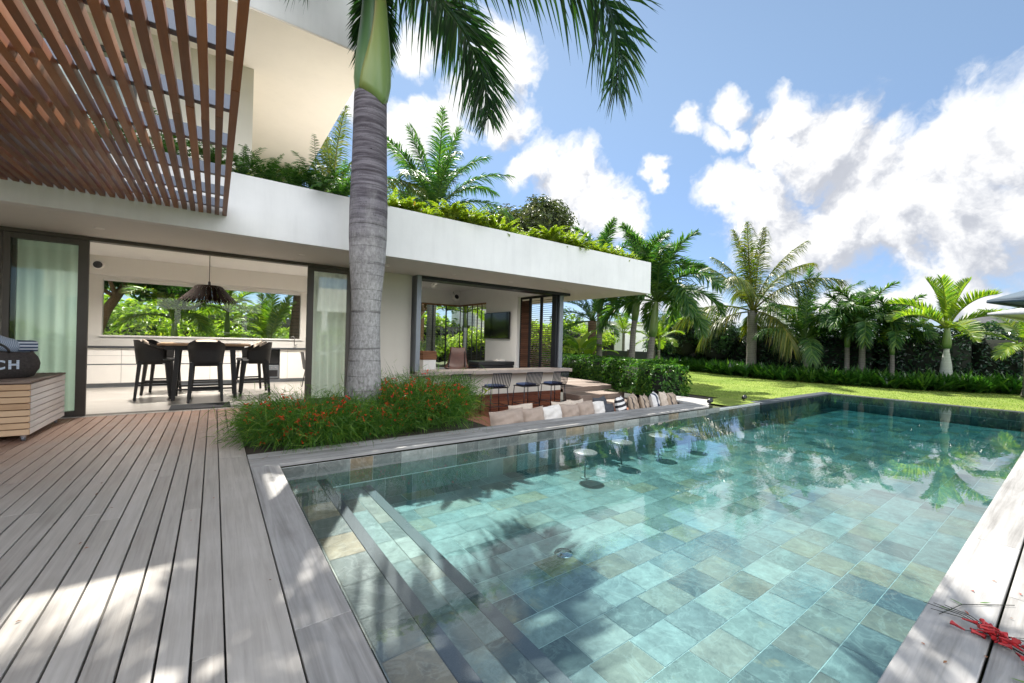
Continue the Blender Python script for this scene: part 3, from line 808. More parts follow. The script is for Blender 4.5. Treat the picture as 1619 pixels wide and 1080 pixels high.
# lounge walls: TV wall on the right, windows round the back corner
mb = MB()
mb.box(7.6, 7.74, 10.30, 12.10, 0, 3.1); mb.box(7.6, 7.74, 12.101, 14.0, 2.55, 3.1); mb.box(7.6, 7.74, 12.101, 14.0, 0, 0.2)
mb.box(7.6, 7.74, 8.64, 10.299, 2.62, 3.1)
mb.box(3.04, 7.74, 14.0, 14.12, 2.55, 3.1); mb.box(3.04, 7.6, 14.0, 14.12, 0, 0.2); mb.box(3.04, 3.5, 14.0, 14.12, 0.2, 2.55)
hp(mb, 'lounge_wall', M['inner_white'])
hp(MB().box(7.52, 7.599, 10.18, 10.40, 0, 2.62), 'wall_end_column', M['inner_white'], 0.004)
w = hp(MB().box(3.5, 7.6, 13.97, 14.0, 2.50, 2.56).box(7.57, 7.6, 12.1, 13.97, 2.50, 2.56), 'corner_window', M['branch'])
for xm in (4.4, 5.2, 5.97, 6.50, 7.04): sub(MB().box(xm - 0.022, xm + 0.022, 13.99, 14.03, 0.2, 2.50), 'mullion', M['black'], w)
for ym in (12.4, 12.7, 13.05, 13.4, 13.7, 13.97): sub(MB().box(7.60, 7.63, ym - 0.014, ym + 0.014, 0.2, 2.50), 'mullion', M['black'], w)
sub(MB().box(3.5, 7.6, 14.04, 14.046, 0.2, 2.55), 'pane', M['glass_clear'], w)
mb = MB()
z = 0.25
while z < 2.5:
    mb.box(7.66, 7.69, 12.12, 13.98, z, z + 0.006); mb.box(5.97, 7.6, 14.08, 14.10, z, z + 0.004); z += 0.055
sub(mb, 'outer_louvre', M['shutter'], w)
# folded timber louvre shutters on the terrace side
for k, (ya, yb) in enumerate(((8.66, 9.17), (9.18, 9.69), (9.70, 10.17))):
    s_ = hp(MB().box(7.63, 7.67, ya, ya + 0.045, 0.02, 2.60).box(7.63, 7.67, yb - 0.045, yb, 0.02, 2.60).box(7.63, 7.67, ya + 0.045, yb - 0.045, 2.53, 2.60).box(7.63, 7.67, ya + 0.045, yb - 0.045, 0.02, 0.08), 'louvre_shutter', M['dark_metal'], 0.003)
    mb = MB(); z = 0.11
    while z < 2.5:
        y0_, y1_ = ya + 0.045, yb - 0.045
        t = 0.006 if k < 2 else 0.033
        mb.hexa([(7.625, y0_, z - t), (7.675, y0_, z + t), (7.625, y1_, z - t), (7.675, y1_, z + t), (7.625, y0_, z - t + 0.008), (7.675, y0_, z + t + 0.008), (7.625, y1_, z - t + 0.008), (7.675, y1_, z + t + 0.008)], rnd.random())
        z += 0.06
    sub(mb, 'louvre_blades', M['shutter'], s_)
# downlights in the soffit and inside
def downlight(x, y, z, power=0, r=0.045):
    d = hp(MB().lathe([(r * 0.72, -0.002), (r * 1.15, -0.006), (r * 1.2, 0.0), (r * 0.7, 0.004)], 20, (x, y, z)), 'downlight', M['inner_white'], 0, True)
    sub(MB().lathe([(0.001, -0.001), (r * 0.7, -0.001)], 16, (x, y, z), cap=False), 'lamp', M['lamp_glow'], d)
    if power:
        li = bpy.data.lights.new('lamp_beam', 'SPOT'); li.energy = power; li.color = (1.0, 0.94, 0.86); li.spot_size = R(150); li.spot_blend = 0.9; li.shadow_soft_size = 0.05
        lo_ = bpy.data.objects.new('lamp_beam', li); col.objects.link(lo_); lo_.parent = d; lo_.location = (x, y - YW, z - 0.02)
for x in (-3.9, -1.26, 1.15, 2.6, 4.0, 5.45, 7.03, 8.53): downlight(x, 7.65, SOF - 0.001)
for x, y in ((-1.15, 10.4), (1.2, 11.0), (-1.2, 11.9)): downlight(x, y, 2.859, 240 if y < 11.5 else 0)
downlight(5.6, 9.25, 3.099, 150)
downlight(6.1, 12.4, 3.099)
# upper storey: cantilevered slab with beige underside over a recessed wall
ZS = 6.2
mb = MB(); mb.box(-9, 2.16, 7.45, 7.60, ZS - 0.002, ZS + 1.0); mb.box(2.02, 2.16, 7.601, 16.2, ZS - 0.002, ZS + 1.0)
hp(mb, 'upper_fascia', M['white'], 0.006)
hp(MB().box(-9, 2.158, 7.452, 16.2, ZS - 0.03, ZS - 0.004), 'upper_soffit', M['cream'])
mb = MB(); mb.box(-1.1, 0.5, 9.1, 9.25, 3.3, ZS - 0.031); mb.box(-9, -4.6, 9.1, 9.25, 3.3, ZS - 0.031); mb.box(-4.6, -1.1, 9.1, 9.25, 5.75, ZS - 0.031); mb.box(0.35, 0.5, 9.251, 13.4, 3.3, ZS - 0.031)
hp(mb, 'upper_wall', M['beige'])
w = hp(MB().box(-4.6, -1.1, 9.14, 9.2, 5.68, 5.75).box(-2.9, -2.82, 9.14, 9.2, 3.3, 5.68).box(-1.16, -1.1, 9.14, 9.2, 3.3, 5.68), 'balcony_door', M['bronze'])
sub(MB().box(-4.6, -1.17, 9.165, 9.172, 3.31, 5.68), 'pane', M['glass'], w)
sub(MB().box(-4.6, 0.3, 9.6, 9.62, 3.3, 5.7), 'balcony_blind', M['curtain'], w)

# ------------------------------------------------------------------ pergola of timber slats over the deck
pg = empty('slatted_pergola', (-3, YF, 2.84), 'overhead pergola of oiled brown timber slats on grey steel joists', 'pergola')
pm = Matrix.Translation((3, -YF, -2.84))
mb = MB(); x = 0.105; k = 0
while x > -7.5:
    y = YF - 0.012
    while y > 0.8:
        e = max(y - rnd.uniform(2.4, 3.8), 0.8)
        dz = rnd.uniform(-0.004, 0.004)
        mb.box(x - 0.047 + rnd.uniform(-0.002, 0.002), x, e + 0.002, y, 2.82 + dz, 2.885 + dz, rnd.random()); y = e
    x -= 0.0835; k += 1
mb.xform(pm); mb.build('slats', M['slat'], pg, bevel=0.005)
for y in (6.58, 6.0, 5.26, 4.41, 3.69, 2.92, 2.2, 1.5):
    MB().box(-7.4, 0.095, y, y + 0.055, 2.89, 3.0).xform(pm).build('joist', M['joist'], pg, bevel=0.004)
MB().box(-7.4, 0.075, 0.7, 0.78, 2.84, 3.0).xform(pm).build('edge_beam', M['joist'], pg)

# ------------------------------------------------------------------ sunken lounge by the bar
PF = -0.42
struct(MB().box(PIT[0] - 0.05, PIT[1] + 1.1, PIT[2] - 0.05, YW, PF - 0.05, PF).build('lounge_pit_floor', M['redwood']))
mb = MB()
for k in range(4):                                         # red timber cladding under the bar
    z0 = PF + 0.002 + k * 0.092
    xx = 3.3
    while xx < 7.76:
        x1_ = min(xx + rnd.uniform(1.4, 2.6), 7.76)
        mb.box(xx, x1_ - 0.003, YW - 0.055, YW - 0.002, z0, z0 + 0.087, rnd.random()); xx = x1_
struct(mb.build('pit_cladding', M['redwood'], bevel=0.002))
struct(MB().box(3.3, 8.4, 5.055, 5.10, PF, -0.03).box(3.26, 3.3, 5.06, 8.39, PF, -0.02).build('pit_wall', M['stepwood']))
bench = empty('lounge_bench', (5.8, 5.4, PF), 'long low built-in bench behind the pool coping, under the cushions', 'bench')
bt = Matrix.Translation((-5.8, -5.4, -PF))
MB().box(3.31, 8.35, 5.101, 5.72, -0.24, -0.17, 0.4).xform(bt).build('seat', M['stepwood'], bench, bevel=0.004)
MB().box(3.4, 8.25, 5.15, 5.66, PF + 0.002, -0.241, 0.2).xform(bt).build('base', M['charcoal'], bench)
# terrace and the steps down into the pit
mb = MB(); y = 8.30
mb2 = MB()
for k in range(40):
    mb.box(7.81, 11.6, YW - 0.05 + k * 0.145, YW - 0.05 + k * 0.145 + 0.139, -0.035, 0.0 + rnd.uniform(-0.001, 0.001), rnd.random())
struct(mb.build('terrace', M['stepwood'], bevel=0.003))
mb = MB()
for (ya, yb, z0, z1) in ((7.72, 8.396, -0.28, -0.14), (7.12, 8.39, PF, -0.282)):
    for (p, q) in ((7.85, 8.9), (8.903, 9.62)):
        mb.box(p, q, ya, yb, z0, z1, rnd.random())
mb.box(7.85, 10.6, 8.397, 8.42, -0.138, -0.037, 0.6)
struct(mb.build('terrace_steps', M['stepwood'], bevel=0.006))
struct(MB().box(9.4, 10.61, 5.51, 7.0, -0.5, -0.09).build('hedge_bed', M['soil']))

def pillow(w, h, t, seed, name, m, loc, rz, tilt, lab, stripes=None, label_cat='cushion', pinch=0.10):
    r = np.random.default_rng(seed)
    n = 17
    U = np.linspace(-1, 1, n)
    top, bot = [], []
    ph = r.uniform(0, 6, 6)
    for sgn, dst in ((1, top), (-1, bot)):
        P = np.zeros((n, n, 3))
        for i, u in enumerate(U):
            for j, v in enumerate(U):
                k = 1 - pinch * (1 - u * u * v * v) * (abs(u) ** 3 + abs(v) ** 3) * 0.5
                th = t * 0.5 * (max(0, 1 - u ** 4) ** 0.6) * (max(0, 1 - v ** 4) ** 0.6)
                wr = 0.06 * t * math.sin(7 * u + 3 * v + ph[0]) * (1 - u * u) + 0.05 * t * math.sin(9 * v - 4 * u + ph[1]) + 0.05 * t * math.sin(15 * u * v + ph[2])
                sag = 0.12 * t * (-v)
                P[i, j] = (u * w / 2 * k, sgn * (th + (wr + sag * sgn * 0) * (1 - u ** 4) * (1 - v ** 4)), v * h / 2 * k + (0.03 * h * math.sin(2.2 * u + ph[3]) * (v > 0) * v))
        dst.append(P)
    mb = MB(); a, b_ = top[0], bot[0]
    mb.grid(a, 0.5); mb.grid(b_[::-1], 0.5)
    o = mb.build(name, m, None, True)
    edge = [a[i, 0] for i in range(n)] + [a[n - 1, j] for j in range(1, n)] + [a[i, n - 1] for i in range(n - 2, -1, -1)] + [a[0, j] for j in range(n - 2, -1, -1)]
    MB().tube(edge, 0.0055, 6, cap=False).build('piping', m, o, True)
    o.location = loc
    o.rotation_euler = (tilt, 0, rz)
    tag(o, lab, label_cat)
    return o
def m_stripe(name, a, b_, freq, axis, duty=0.5):
    m, T, b = mat(name)
    sep = T.n('ShaderNodeSeparateXYZ'); T.put(sep.inputs[0], gen(T))
    w = T.math('FRACT', T.math('MULTIPLY', sep.outputs[axis], freq))
    T.put(b.inputs['Base Color'], T.mix(T.math('GREATER_THAN', w, duty), a, b_))
    b.inputs['Roughness'].default_value = 0.85
    bump(T, b, T.noise(gen(T), 200.0, 3, 0.6), 0.3, 0.003)
    return m
M['bw_stripe'] = m_stripe('black_white_stripe', (0.02, 0.02, 0.025), (0.72, 0.70, 0.68), 10.5, 2)
M['tan_stripe'] = m_stripe('tan_dark_stripe', (0.36, 0.28, 0.21), (0.06, 0.05, 0.045), 6.0, 0, 0.86)
M['navy_white'] = m_stripe('navy_and_white', (0.62, 0.60, 0.58), (0.035, 0.045, 0.075), 3.2, 0, 0.55)
cz = 0.0
T0 = R(-12)
cush = [
    (3.70, 5.16, 0.66, 0.42, 0.20, 'taupe', R(2), 'large taupe cushion beside the red-flowered bush, leftmost on the bench'),
    (4.20, 5.15, 0.44, 0.42, 0.17, 'taupe', R(-3), 'taupe cushion between the large taupe one and the off-white one'),
    (4.60, 5.15, 0.46, 0.40, 0.16, 'offwhite', R(3), 'off-white cushion between two taupe cushions on the lounge bench'),
    (5.01, 5.15, 0.42, 0.40, 0.17, 'taupe', R(-2), 'taupe cushion just right of the off-white one'),
    (5.40, 5.15, 0.42, 0.42, 0.17, 'taupe', R(4), 'taupe cushion tallest in the row, left of the small white one'),
    (5.73, 5.15, 0.30, 0.32, 0.13, 'offwhite', R(0), 'small white cushion left of the flat charcoal one'),
    (6.02, 5.20, 0.40, 0.26, 0.13, 'charcoal', R(6), 'low charcoal cushion slumped on the bench'),
]
for k, (x, y, w_, h_, t_, m_, rz_, lab) in enumerate(cush):
    pillow(w_, h_, t_, k, 'cushion', M[m_], (x, y + 0.02, 0.19 - h_ / 2 + (0.02 if k == 4 else 0) - (0.07 if h_ < 0.3 else 0)), rz_, T0, lab)
for k, (x, y, h_, m_, lab, dy) in enumerate((
        (6.40, 5.22, 0.36, 'bw_stripe', 'black and white striped cushion on the lounge bench', 50),
        (6.78, 5.22, 0.44, 'tan_stripe', 'tan cushion with a dark stripe, right of the black and white one', 48),
        (7.14, 5.22, 0.40, 'tan_stripe', 'shorter tan striped cushion left of the navy and white one', 48),
        (7.48, 5.22, 0.44, 'navy_white', 'navy and white cushion standing on the bench', 50),
        (7.84, 5.24, 0.46, 'sand', 'plain sand coloured cushion near the right end of the bench', 44),
        (8.06, 5.20, 0.40, 'tan_stripe', 'tan striped cushion at the far right end of the bench', 40))):
    pillow(0.46, h_ + 0.03, 0.17, 20 + k, 'cushion', M[m_], (x, y, 0.22 - h_ / 2 + (0.03 if k in (1, 3, 4) else 0)), R(dy - 22), R(-14), lab, pinch=0.2)
for k, (x, y, m_, lab) in enumerate(((4.15, 5.42, 'sand', 'sand coloured back cushion behind the large taupe one'), (5.05, 5.40, 'sand', 'sand coloured back cushion behind the off-white one'), (5.42, 5.42, 'sand', 'sand coloured back cushion peeking over the tallest taupe one'), (6.15, 5.50, 'charcoal', 'black cushion behind the striped one'))):
    pillow(0.46, 0.42, 0.16, 40 + k, 'cushion', M[m_], (x, y, 0.0), R(-8 + 7 * k), R(-14), lab)

# ------------------------------------------------------------------ wire bar stools
stool = empty('bar_stool', (0, 0, 0), '', 'bar stool', 'black wire bar stools along the bar counter')
SH = 0.63
mb = MB()
for sx in (-1, 1):
    for sy in (-1, 1): pass
for sx in (-1, 1):
    for sy in (-1, 1):
        MB().tube([(sx * 0.19, sy * 0.18, SH - 0.02), (sx * 0.225, sy * 0.215, 0.0)], 0.0095, 8).build('leg', M['dark_metal'], stool, True)
mb = MB(); q = [(-0.215, -0.205, 0.2), (0.215, -0.205, 0.2), (0.215, 0.205, 0.2), (-0.215, 0.205, 0.2), (-0.215, -0.205, 0.2)]
for a, b_ in zip(q[:-1], q[1:]): mb.tube([a, b_], 0.008, 8)
mb.build('footrest', M['dark_metal'], stool, True)
mb = MB(); q = [(-0.2, -0.19, SH - 0.02), (0.2, -0.19, SH - 0.02), (0.2, 0.2, SH - 0.02), (-0.2, 0.2, SH - 0.02), (-0.2, -0.19, SH - 0.02)]
for a, b_ in zip(q[:-1], q[1:]): mb.tube([a, b_], 0.009, 8)
for k in range(9): mb.tube([(-0.2 + 0.05 * k, -0.19, SH - 0.02), (-0.2 + 0.05 * k, 0.2, SH - 0.02)], 0.005, 6)
mb.build('seat_frame', M['dark_metal'], stool, True)
mb = MB()
mb.tube([(-0.215, -0.30, SH + 0.32), (0.215, -0.30, SH + 0.32)], 0.012, 8)
for k in range(12):
    xx = -0.205 + 0.41 * k / 11
    mb.tube([(xx, -0.16, SH - 0.02), (xx, -0.21, SH + 0.0), (xx, -0.245, SH + 0.06), (xx * 1.02, -0.30, SH + 0.32)], 0.009, 6)
mb.build('backrest', M['dark_metal'], stool, True)
mb = MB()
mb.lathe([(0.0, 0.0), (0.17, 0.0), (0.2, 0.018), (0.2, 0.034), (0.17, 0.05), (0.0, 0.056)], 4, (0, 0, 0), cap=False)
n = 20; P = np.zeros((7, n, 3))
for i, (rr, zz) in enumerate(((0.0, 0.0), (0.17, 0.0), (0.195, 0.015), (0.2, 0.028), (0.19, 0.042), (0.15, 0.052), (0.0, 0.056))):
    for k in range(n):
        a = 2 * math.pi * k / n; c_, s_ = math.cos(a), math.sin(a)
        e = (abs(c_) ** 4 + abs(s_) ** 4) ** -0.25
        P[i, k] = (rr * c_ * e * 0.98, rr * s_ * e * 0.96 + 0.01, SH - 0.008 + zz)
MB().grid(P, close=True).build('seat_pad', M['navy'], stool, True)
stx = ((4.20, 'bar stool half hidden behind the red-flowered bush, leftmost at the counter'), (5.27, 'bar stool behind the yellow leaf sprig, second stool at the counter'),
       (6.17, 'bar stool between the leaf-screened stool and the one by the corner post'), (7.03, 'bar stool beside the corner post, rightmost at the counter'))
for k, (x, lab) in enumerate(stx):
    s_ = stool if k == 0 else copy_tree(stool)
    s_.location = (x - 0.05, 7.84, PF); s_.scale = (1.12, 1.05, 1.0); s_.rotation_euler = (0, 0, R((4, -3, 2, -2)[k])); s_['label'] = lab

# ------------------------------------------------------------------ kitchen furniture
kc = empty('kitchen_cabinets', (0, 12.35, 0), 'low run of white gloss drawer cabinets under the kitchen window', 'cabinets')
kt = Matrix.Translation((0, -12.35, 0))
MB().box(-3.2, 1.06, 12.42, 12.798, 0.1, 0.875).box(1.42, 2.42, 12.42, 12.798, 0.1, 0.875).box(1.061, 1.419, 12.78, 12.798, 0.1, 0.875).xform(kt).build('carcass', M['steel_grey'], kc)
MB().box(-3.22, 2.44, 12.34, 12.798, 0.878, 0.905).xform(kt).build('worktop', M['charcoal'], kc, bevel=0.003)
MB().box(-3.2, 2.42, 12.46, 12.6, 0.0, 0.098).xform(kt).build('plinth', M['steel_grey'], kc)
xx = -3.2
for wdt in (0.52, 1.04, 0.98, 0.60, 0.56, 0.555):
    for (za, zb) in ((0.105, 0.50), (0.525, 0.70), (0.705, 0.868)):
        MB().box(xx + 0.003, xx + wdt - 0.003, 12.398, 12.418, za, zb).xform(kt).build('drawer_front', M['gloss_white'], kc, bevel=0.002)
    xx += wdt
for (a, b_) in ((1.425, 1.60), (1.60, 2.42)):
    MB().box(a + 0.003, b_ - 0.003, 12.398, 12.418, 0.105, 0.868).xform(kt).build('door', M['gloss_white'], kc, bevel=0.002)
ov = empty('built_in_oven', (1.24, 12.5, 0.13), 'dark built-in appliance set in the cabinets near the sink', 'oven')
MB().box(-0.165, 0.165, -0.10, 0.25, 0.0, 0.32).build('body', M['steel_grey'], ov, bevel=0.004)
MB().box(-0.14, 0.14, -0.106, -0.101, 0.03, 0.2).build('door', M['black'], ov, bevel=0.003)
for k in range(3): MB().lathe([(0.014, 0), (0.014, 0.012), (0.008, 0.014)], 12).xform(Matrix.Rotation(R(90), 4, 'X')).build('knob', M['chrome'], ov, True, loc=(-0.08 + 0.08 * k, -0.101, 0.265))
MB().box(-0.165, 0.165, 0.0, 0.24, 0.34, 0.72).build('shelf_recess', M['black'], ov)
tp = empty('kitchen_tap', (1.78, 12.58, 0.905), 'slim chrome tap beside the kitchen window', 'tap')
MB().lathe([(0.022, 0), (0.022, 0.02), (0.013, 0.03), (0.013, 0.1)], 14).build('base', M['chrome'], tp, True)
MB().tube([(0, 0, 0.1), (0, 0, 0.26), (-0.02, -0.03, 0.31), (-0.06, -0.08, 0.32), (-0.1, -0.13, 0.29)], 0.010, 10).build('spout', M['chrome'], tp, True)
MB().tube([(0.013, 0, 0.07), (0.07, -0.02, 0.1)], 0.006, 8).build('handle', M['chrome'], tp, True)
sp = empty('wall_speaker', (-2.05, 12.398, 2.66), 'small round white speaker on the kitchen bulkhead', 'speaker')
MB().lathe([(0.0, 0.07), (0.06, 0.07), (0.1, 0.04), (0.105, 0.0)], 24, cap=False).xform(Matrix.Rotation(R(90), 4, 'X')).build('housing', M['inner_white'], sp, True)
MB().lathe([(0.0, 0.085), (0.05, 0.083), (0.075, 0.07)], 24, cap=False).xform(Matrix.Rotation(R(90), 4, 'X')).build('grille', M['charcoal'], sp, True, loc=(0.012, -0.004, -0.012))

# bar-height table
tb = empty('dining_table', (-0.11, 10.0, 0), 'bar-height dining table with a wooden top and dark legs under the pendant', 'table')
mb = MB()
for k in range(6): mb.box(-0.70, 0.70, -0.45 + 0.15 * k, -0.45 + 0.15 * k + 0.147, 1.01, 1.05, rnd.random())
mb.build('tabletop', M['tabletop'], tb, bevel=0.004)
MB().box(-0.6, 0.6, -0.37, 0.37, 0.93, 1.008).build('apron', M['wicker'], tb)
for sx in (-1, 1):
    for sy in (-1, 1):
        MB().beam((sx * 0.42, sy * 0.30, 0.93), (sx * 0.47, sy * 0.36, 0.004), 0.075, 0.075, 0.055, 0.055, (0, 1, 0)).build('leg', M['wicker'], tb, bevel=0.004)
for sy in (-1, 1): MB().beam((-0.45, sy * 0.34, 0.2), (0.45, sy * 0.34, 0.2), 0.03, 0.03).build('rail', M['wicker'], tb)
# woven bar chairs
chair = empty('bar_chair', (0, 0, 0), '', 'bar chair', 'black woven bar chairs around the dining table')
SZ = 0.70
for sx in (-1, 1):
    for sy in (-1, 1):
        MB().beam((sx * 0.21, sy * 0.19, SZ), (sx * 0.245, sy * 0.25, 0.004), 0.062, 0.062, 0.04, 0.04, (0, 1, 0)).build('leg', M['wicker'], chair, bevel=0.005)
for sy, z in ((-1, 0.22), (1, 0.22)): MB().beam((-0.235, sy * 0.235, z), (0.235, sy * 0.235, z), 0.03, 0.025).build('rung', M['wicker'], chair)
for sx in (-1, 1): MB().beam((sx * 0.235, -0.235, 0.28), (sx * 0.235, 0.235, 0.28), 0.025, 0.03).build('rung', M['wicker'], chair)
MB().box(-0.24, 0.24, -0.22, 0.24, SZ - 0.03, SZ + 0.02).build('seat', M['wicker'], chair, bevel=0.012)
# wraparound shell: back at -Y, arms sweeping forward and down
n = 34; prof = []
mb = MB()
outer, inner_ = [], []
for i in range(n):
    t = -1 + 2 * i / (n - 1)
    a = t * R(118)
    e = (abs(math.sin(a)) ** 3.2 + abs(math.cos(a)) ** 3.2) ** (-1 / 3.2)
    px, py = math.sin(a) * e, -math.cos(a) * e
    top = 1.09 - 0.19 * max(0, (abs(t) - 0.36) / 0.64) ** 0.9 - (0.02 * (1 - abs(t) / 0.36) if abs(t) < 0.36 else 0) * 0
    ro, ri = [], []
    for (f_, zz) in ((0.0, SZ - 0.05), (0.25, SZ + 0.05), (0.6, SZ + 0.2), (1.0, top)):
        zc = zz if zz < top else top
        fl = 1 + 0.16 * ((zc - SZ) / 0.39)
        ro.append((px * 0.25 * fl, py * 0.245 * fl, zc)); ri.append((px * 0.222 * fl, py * 0.217 * fl, zc))
    outer.append(ro); inner_.append(ri)
O, I = np.array(outer), np.array(inner_)
ring = np.concatenate([O, I[:, ::-1]], axis=1)
mb.grid(ring, close=True)
mb.add(ring[0], [tuple(range(8))]); mb.add(ring[-1], [tuple(range(7, -1, -1))])
mb.build('shell', M['wicker'], chair, True, bevel=0.006)
pads = {}
for k, (x, y, rz, lab) in enumerate(((-0.10, 9.47, 0, 'black woven bar chair with its back to the open door'), (-0.90, 10.12, R(-84), 'black woven bar chair at the left end of the table'),
                                     (0.72, 10.05, R(86), 'black woven bar chair at the right end of the table'), (-0.12, 10.98, R(180), 'black woven bar chair behind the table, facing the door'),
                                     (-0.83, 10.85, R(-100), 'black woven bar chair behind the left end chair'), (0.68, 10.8, R(98), 'black woven bar chair behind the right end chair'))):
    s_ = chair if k == 0 else copy_tree(chair)
    s_.location = (x, y, 0.004); s_.rotation_euler = (0, 0, rz); s_['label'] = lab
for k, (x, y, rz, lab) in enumerate(((-1.02, 10.12, R(-84), 'beige cushion on the left end bar chair'), (0.84, 10.05, R(86), 'beige cushion on the right end bar chair'), (-0.12, 11.1, R(180), 'beige cushion on the bar chair behind the table'),
                                     (0.8, 10.8, R(98), 'beige cushion on the second bar chair at the right end'))):
    pillow(0.38, 0.36, 0.13, 60 + k, 'cushion', M['sand'], (x, y, SZ + 0.23), rz, R(10), lab)
tag(MB().box(-0.30, 0.09, -0.14, 0.14, 0, 0.006).build('placemat', M['charcoal'], None, bevel=0.002, loc=(-0.3, 9.85, 1.052)), 'dark placemat on the dining table, left of the other one', 'placemat', 'placemats')
tag(MB().box(-0.30, 0.09, -0.14, 0.14, 0, 0.006).build('placemat', M['charcoal'], None, bevel=0.002, loc=(0.35, 9.85, 1.052)), 'dark placemat on the dining table, right of the other one', 'placemat', 'placemats')
# pendant lamp
pl = empty('pendant_lamp', (-0.095, 10.05, 0), 'wide dark woven pendant lamp hanging over the dining table', 'lamp')
MB().tube([(0, 0, 2.20), (0, 0, 2.855)], 0.006, 8).build('cord', M['black'], pl)
MB().lathe([(0.05, 2.83), (0.05, 2.858)], 16).build('ceiling_rose', M['black'], pl, True)
MB().lathe([(0.0, 2.26), (0.02, 2.26), (0.03, 2.18)], 12, cap=False).build('lamp_holder', M['black'], pl, True)
mb = MB(); nn = 110
for k in range(nn):                                        # woven bands with slits between them
    a0, a1 = 2 * math.pi * k / nn, 2 * math.pi * (k + 0.86) / nn
    P = []
    for (r_, z_) in ((0.19, 2.175), (0.215, 2.165), (0.30, 2.06), (0.40, 1.955), (0.485, 1.875 - 0.012 * (k % 3))):
        P.append([(r_ * math.cos(a0), r_ * math.sin(a0), z_), (r_ * math.cos(a1), r_ * math.sin(a1), z_)])
    mb.grid(P)
mb.lathe([(0.19, 2.178), (0.001, 2.18)], 40, cap=False)
mb.lathe([(0.395, 1.957), (0.405, 1.95)], 60, cap=False); mb.lathe([(0.295, 2.062), (0.31, 2.05)], 60, cap=False)
mb.build('lamp_shade', M['lampshade'], pl)
tag(MB().box(-0.41, 0.41, -0.27, 0.27, 0, 0.012).build('door_mat', M['mat_rubber'], None, bevel=0.003, loc=(-0.15, 8.76, 0.005)), 'dark grey door mat inside the kitchen threshold', 'mat')
# slim dark chair at the right edge of the kitchen
sc = empty('side_chair', (1.98, 10.9, 0), 'slim black side chair partly hidden by the door frame', 'chair')
MB().box(-0.2, 0.2, -0.2, 0.2, 0.43, 0.46).build('seat', M['black'], sc, bevel=0.006)
P = [[(-0.2 + 0.4 * i / 6, 0.2 + 0.06 * j / 5 - 0.04 * math.sin(math.pi * i / 6) * -1, 0.46 + 0.4 * j / 5) for i in range(7)] for j in range(6)]
MB().grid(P).xform(Matrix.Rotation(R(90), 4, 'Z')).build('backrest', M['black'], sc, True)
for sx in (-1, 1):
    for sy in (-1, 1): MB().tube([(sx * 0.16, sy * 0.16, 0.43), (sx * 0.22, sy * 0.22, 0.004)], 0.011, 8).build('leg', M['black'], sc, True)

def curtain(x0, x1, y, z0, z1, lab, seed):
    r = np.random.default_rng(seed); n = int((x1 - x0) / 0.012)
    ph = np.cumsum(r.uniform(0.55, 0.85, n)) * 0.75
    P = np.zeros((9, n, 3))
    for j in range(9):
        t = j / 8
        P[j, :, 0] = np.linspace(x0, x1, n); P[j, :, 1] = y + 0.028 * np.sin(ph + 0.3 * math.sin(3 * t)) * (0.7 + 0.4 * t); P[j, :, 2] = z1 + (z0 - z1) * t
    mb = MB(); mb.grid(P, np.tile(0.5 + 0.3 * np.sin(ph), 9))
    return tag(mb.build('curtain', M['curtain'], None, True), lab, 'curtain', 'sheer curtains behind the glass doors')
curtain(-2.6, -1.62, 8.68, 0.02, 2.55, 'sheer pale curtain behind the left glass door, beside the wooden box', 3)
curtain(1.52, 2.6, 8.68, 0.02, 2.55, 'sheer pale curtain behind the right glass door, next to the palm trunk', 5)

# ------------------------------------------------------------------ bar lounge furniture
tv = empty('television', (7.598, 11.34, 1.75), 'black flat television on the lounge side wall', 'television')
MB().box(-0.075, -0.035, -0.74, 0.74, -0.43, 0.43).build('cabinet', M['black'], tv, bevel=0.006)
MB().box(-0.078, -0.0755, -0.725, 0.725, -0.41, 0.415).build('screen', m_plain('tv_screen', (0.006, 0.006, 0.008), 0.08, 0, 0.02), tv)
MB().box(-0.034, 0.0, -0.2, 0.2, -0.15, 0.15).build('wall_bracket', M['dark_metal'], tv)
fan = empty('ceiling_fan', (4.95, 10.7, 3.10), 'white three-bladed ceiling fan in the bar lounge', 'ceiling fan')
MB().tube([(0, 0, 0), (0, 0, -0.3)], 0.014, 10).build('rod', M['inner_white'], fan, True)
MB().lathe([(0.0, -0.42), (0.06, -0.41), (0.09, -0.36), (0.07, -0.3), (0.02, -0.28)], 20, cap=False).build('motor', M['inner_white'], fan, True)
for k in range(3):
    MB().add([(0.07, -0.04, -0.355), (0.62, -0.075, -0.365), (0.66, 0.0, -0.36), (0.62, 0.06, -0.352), (0.07, 0.04, -0.345), (0.07, -0.04, -0.349), (0.62, -0.075, -0.359), (0.66, 0.0, -0.354), (0.62, 0.06, -0.346), (0.07, 0.04, -0.339)],
             [(4, 3, 2, 1, 0), (5, 6, 7, 8, 9), (0, 1, 6, 5), (1, 2, 7, 6), (2, 3, 8, 7), (3, 4, 9, 8), (4, 0, 5, 9)]).xform(Matrix.Rotation(R(15 + 120 * k), 4, 'Z')).build('blade', M['inner_white'], fan)
ls = empty('lounge_speaker', (7.2, 13.6, 2.80), 'small round speaker in the upper corner of the bar lounge', 'speaker')
MB().lathe([(0.0, 0.1), (0.07, 0.1), (0.11, 0.04), (0.11, -0.06), (0.05, -0.1)], 20, cap=False).xform(Matrix.Rotation(R(75), 4, 'X') @ Matrix.Rotation(R(0), 4, 'Z')).build('housing', M['inner_white'], ls, True)
MB().lathe([(0.0, 0.118), (0.06, 0.114), (0.085, 0.1)], 20, cap=False).xform(Matrix.Rotation(R(75), 4, 'X')).build('grille', M['black'], ls, True)
MB().tube([(0, 0.05, 0.05), (0.1, 0.38, 0.25)], 0.014, 8).build('bracket', M['chrome'], ls, True)
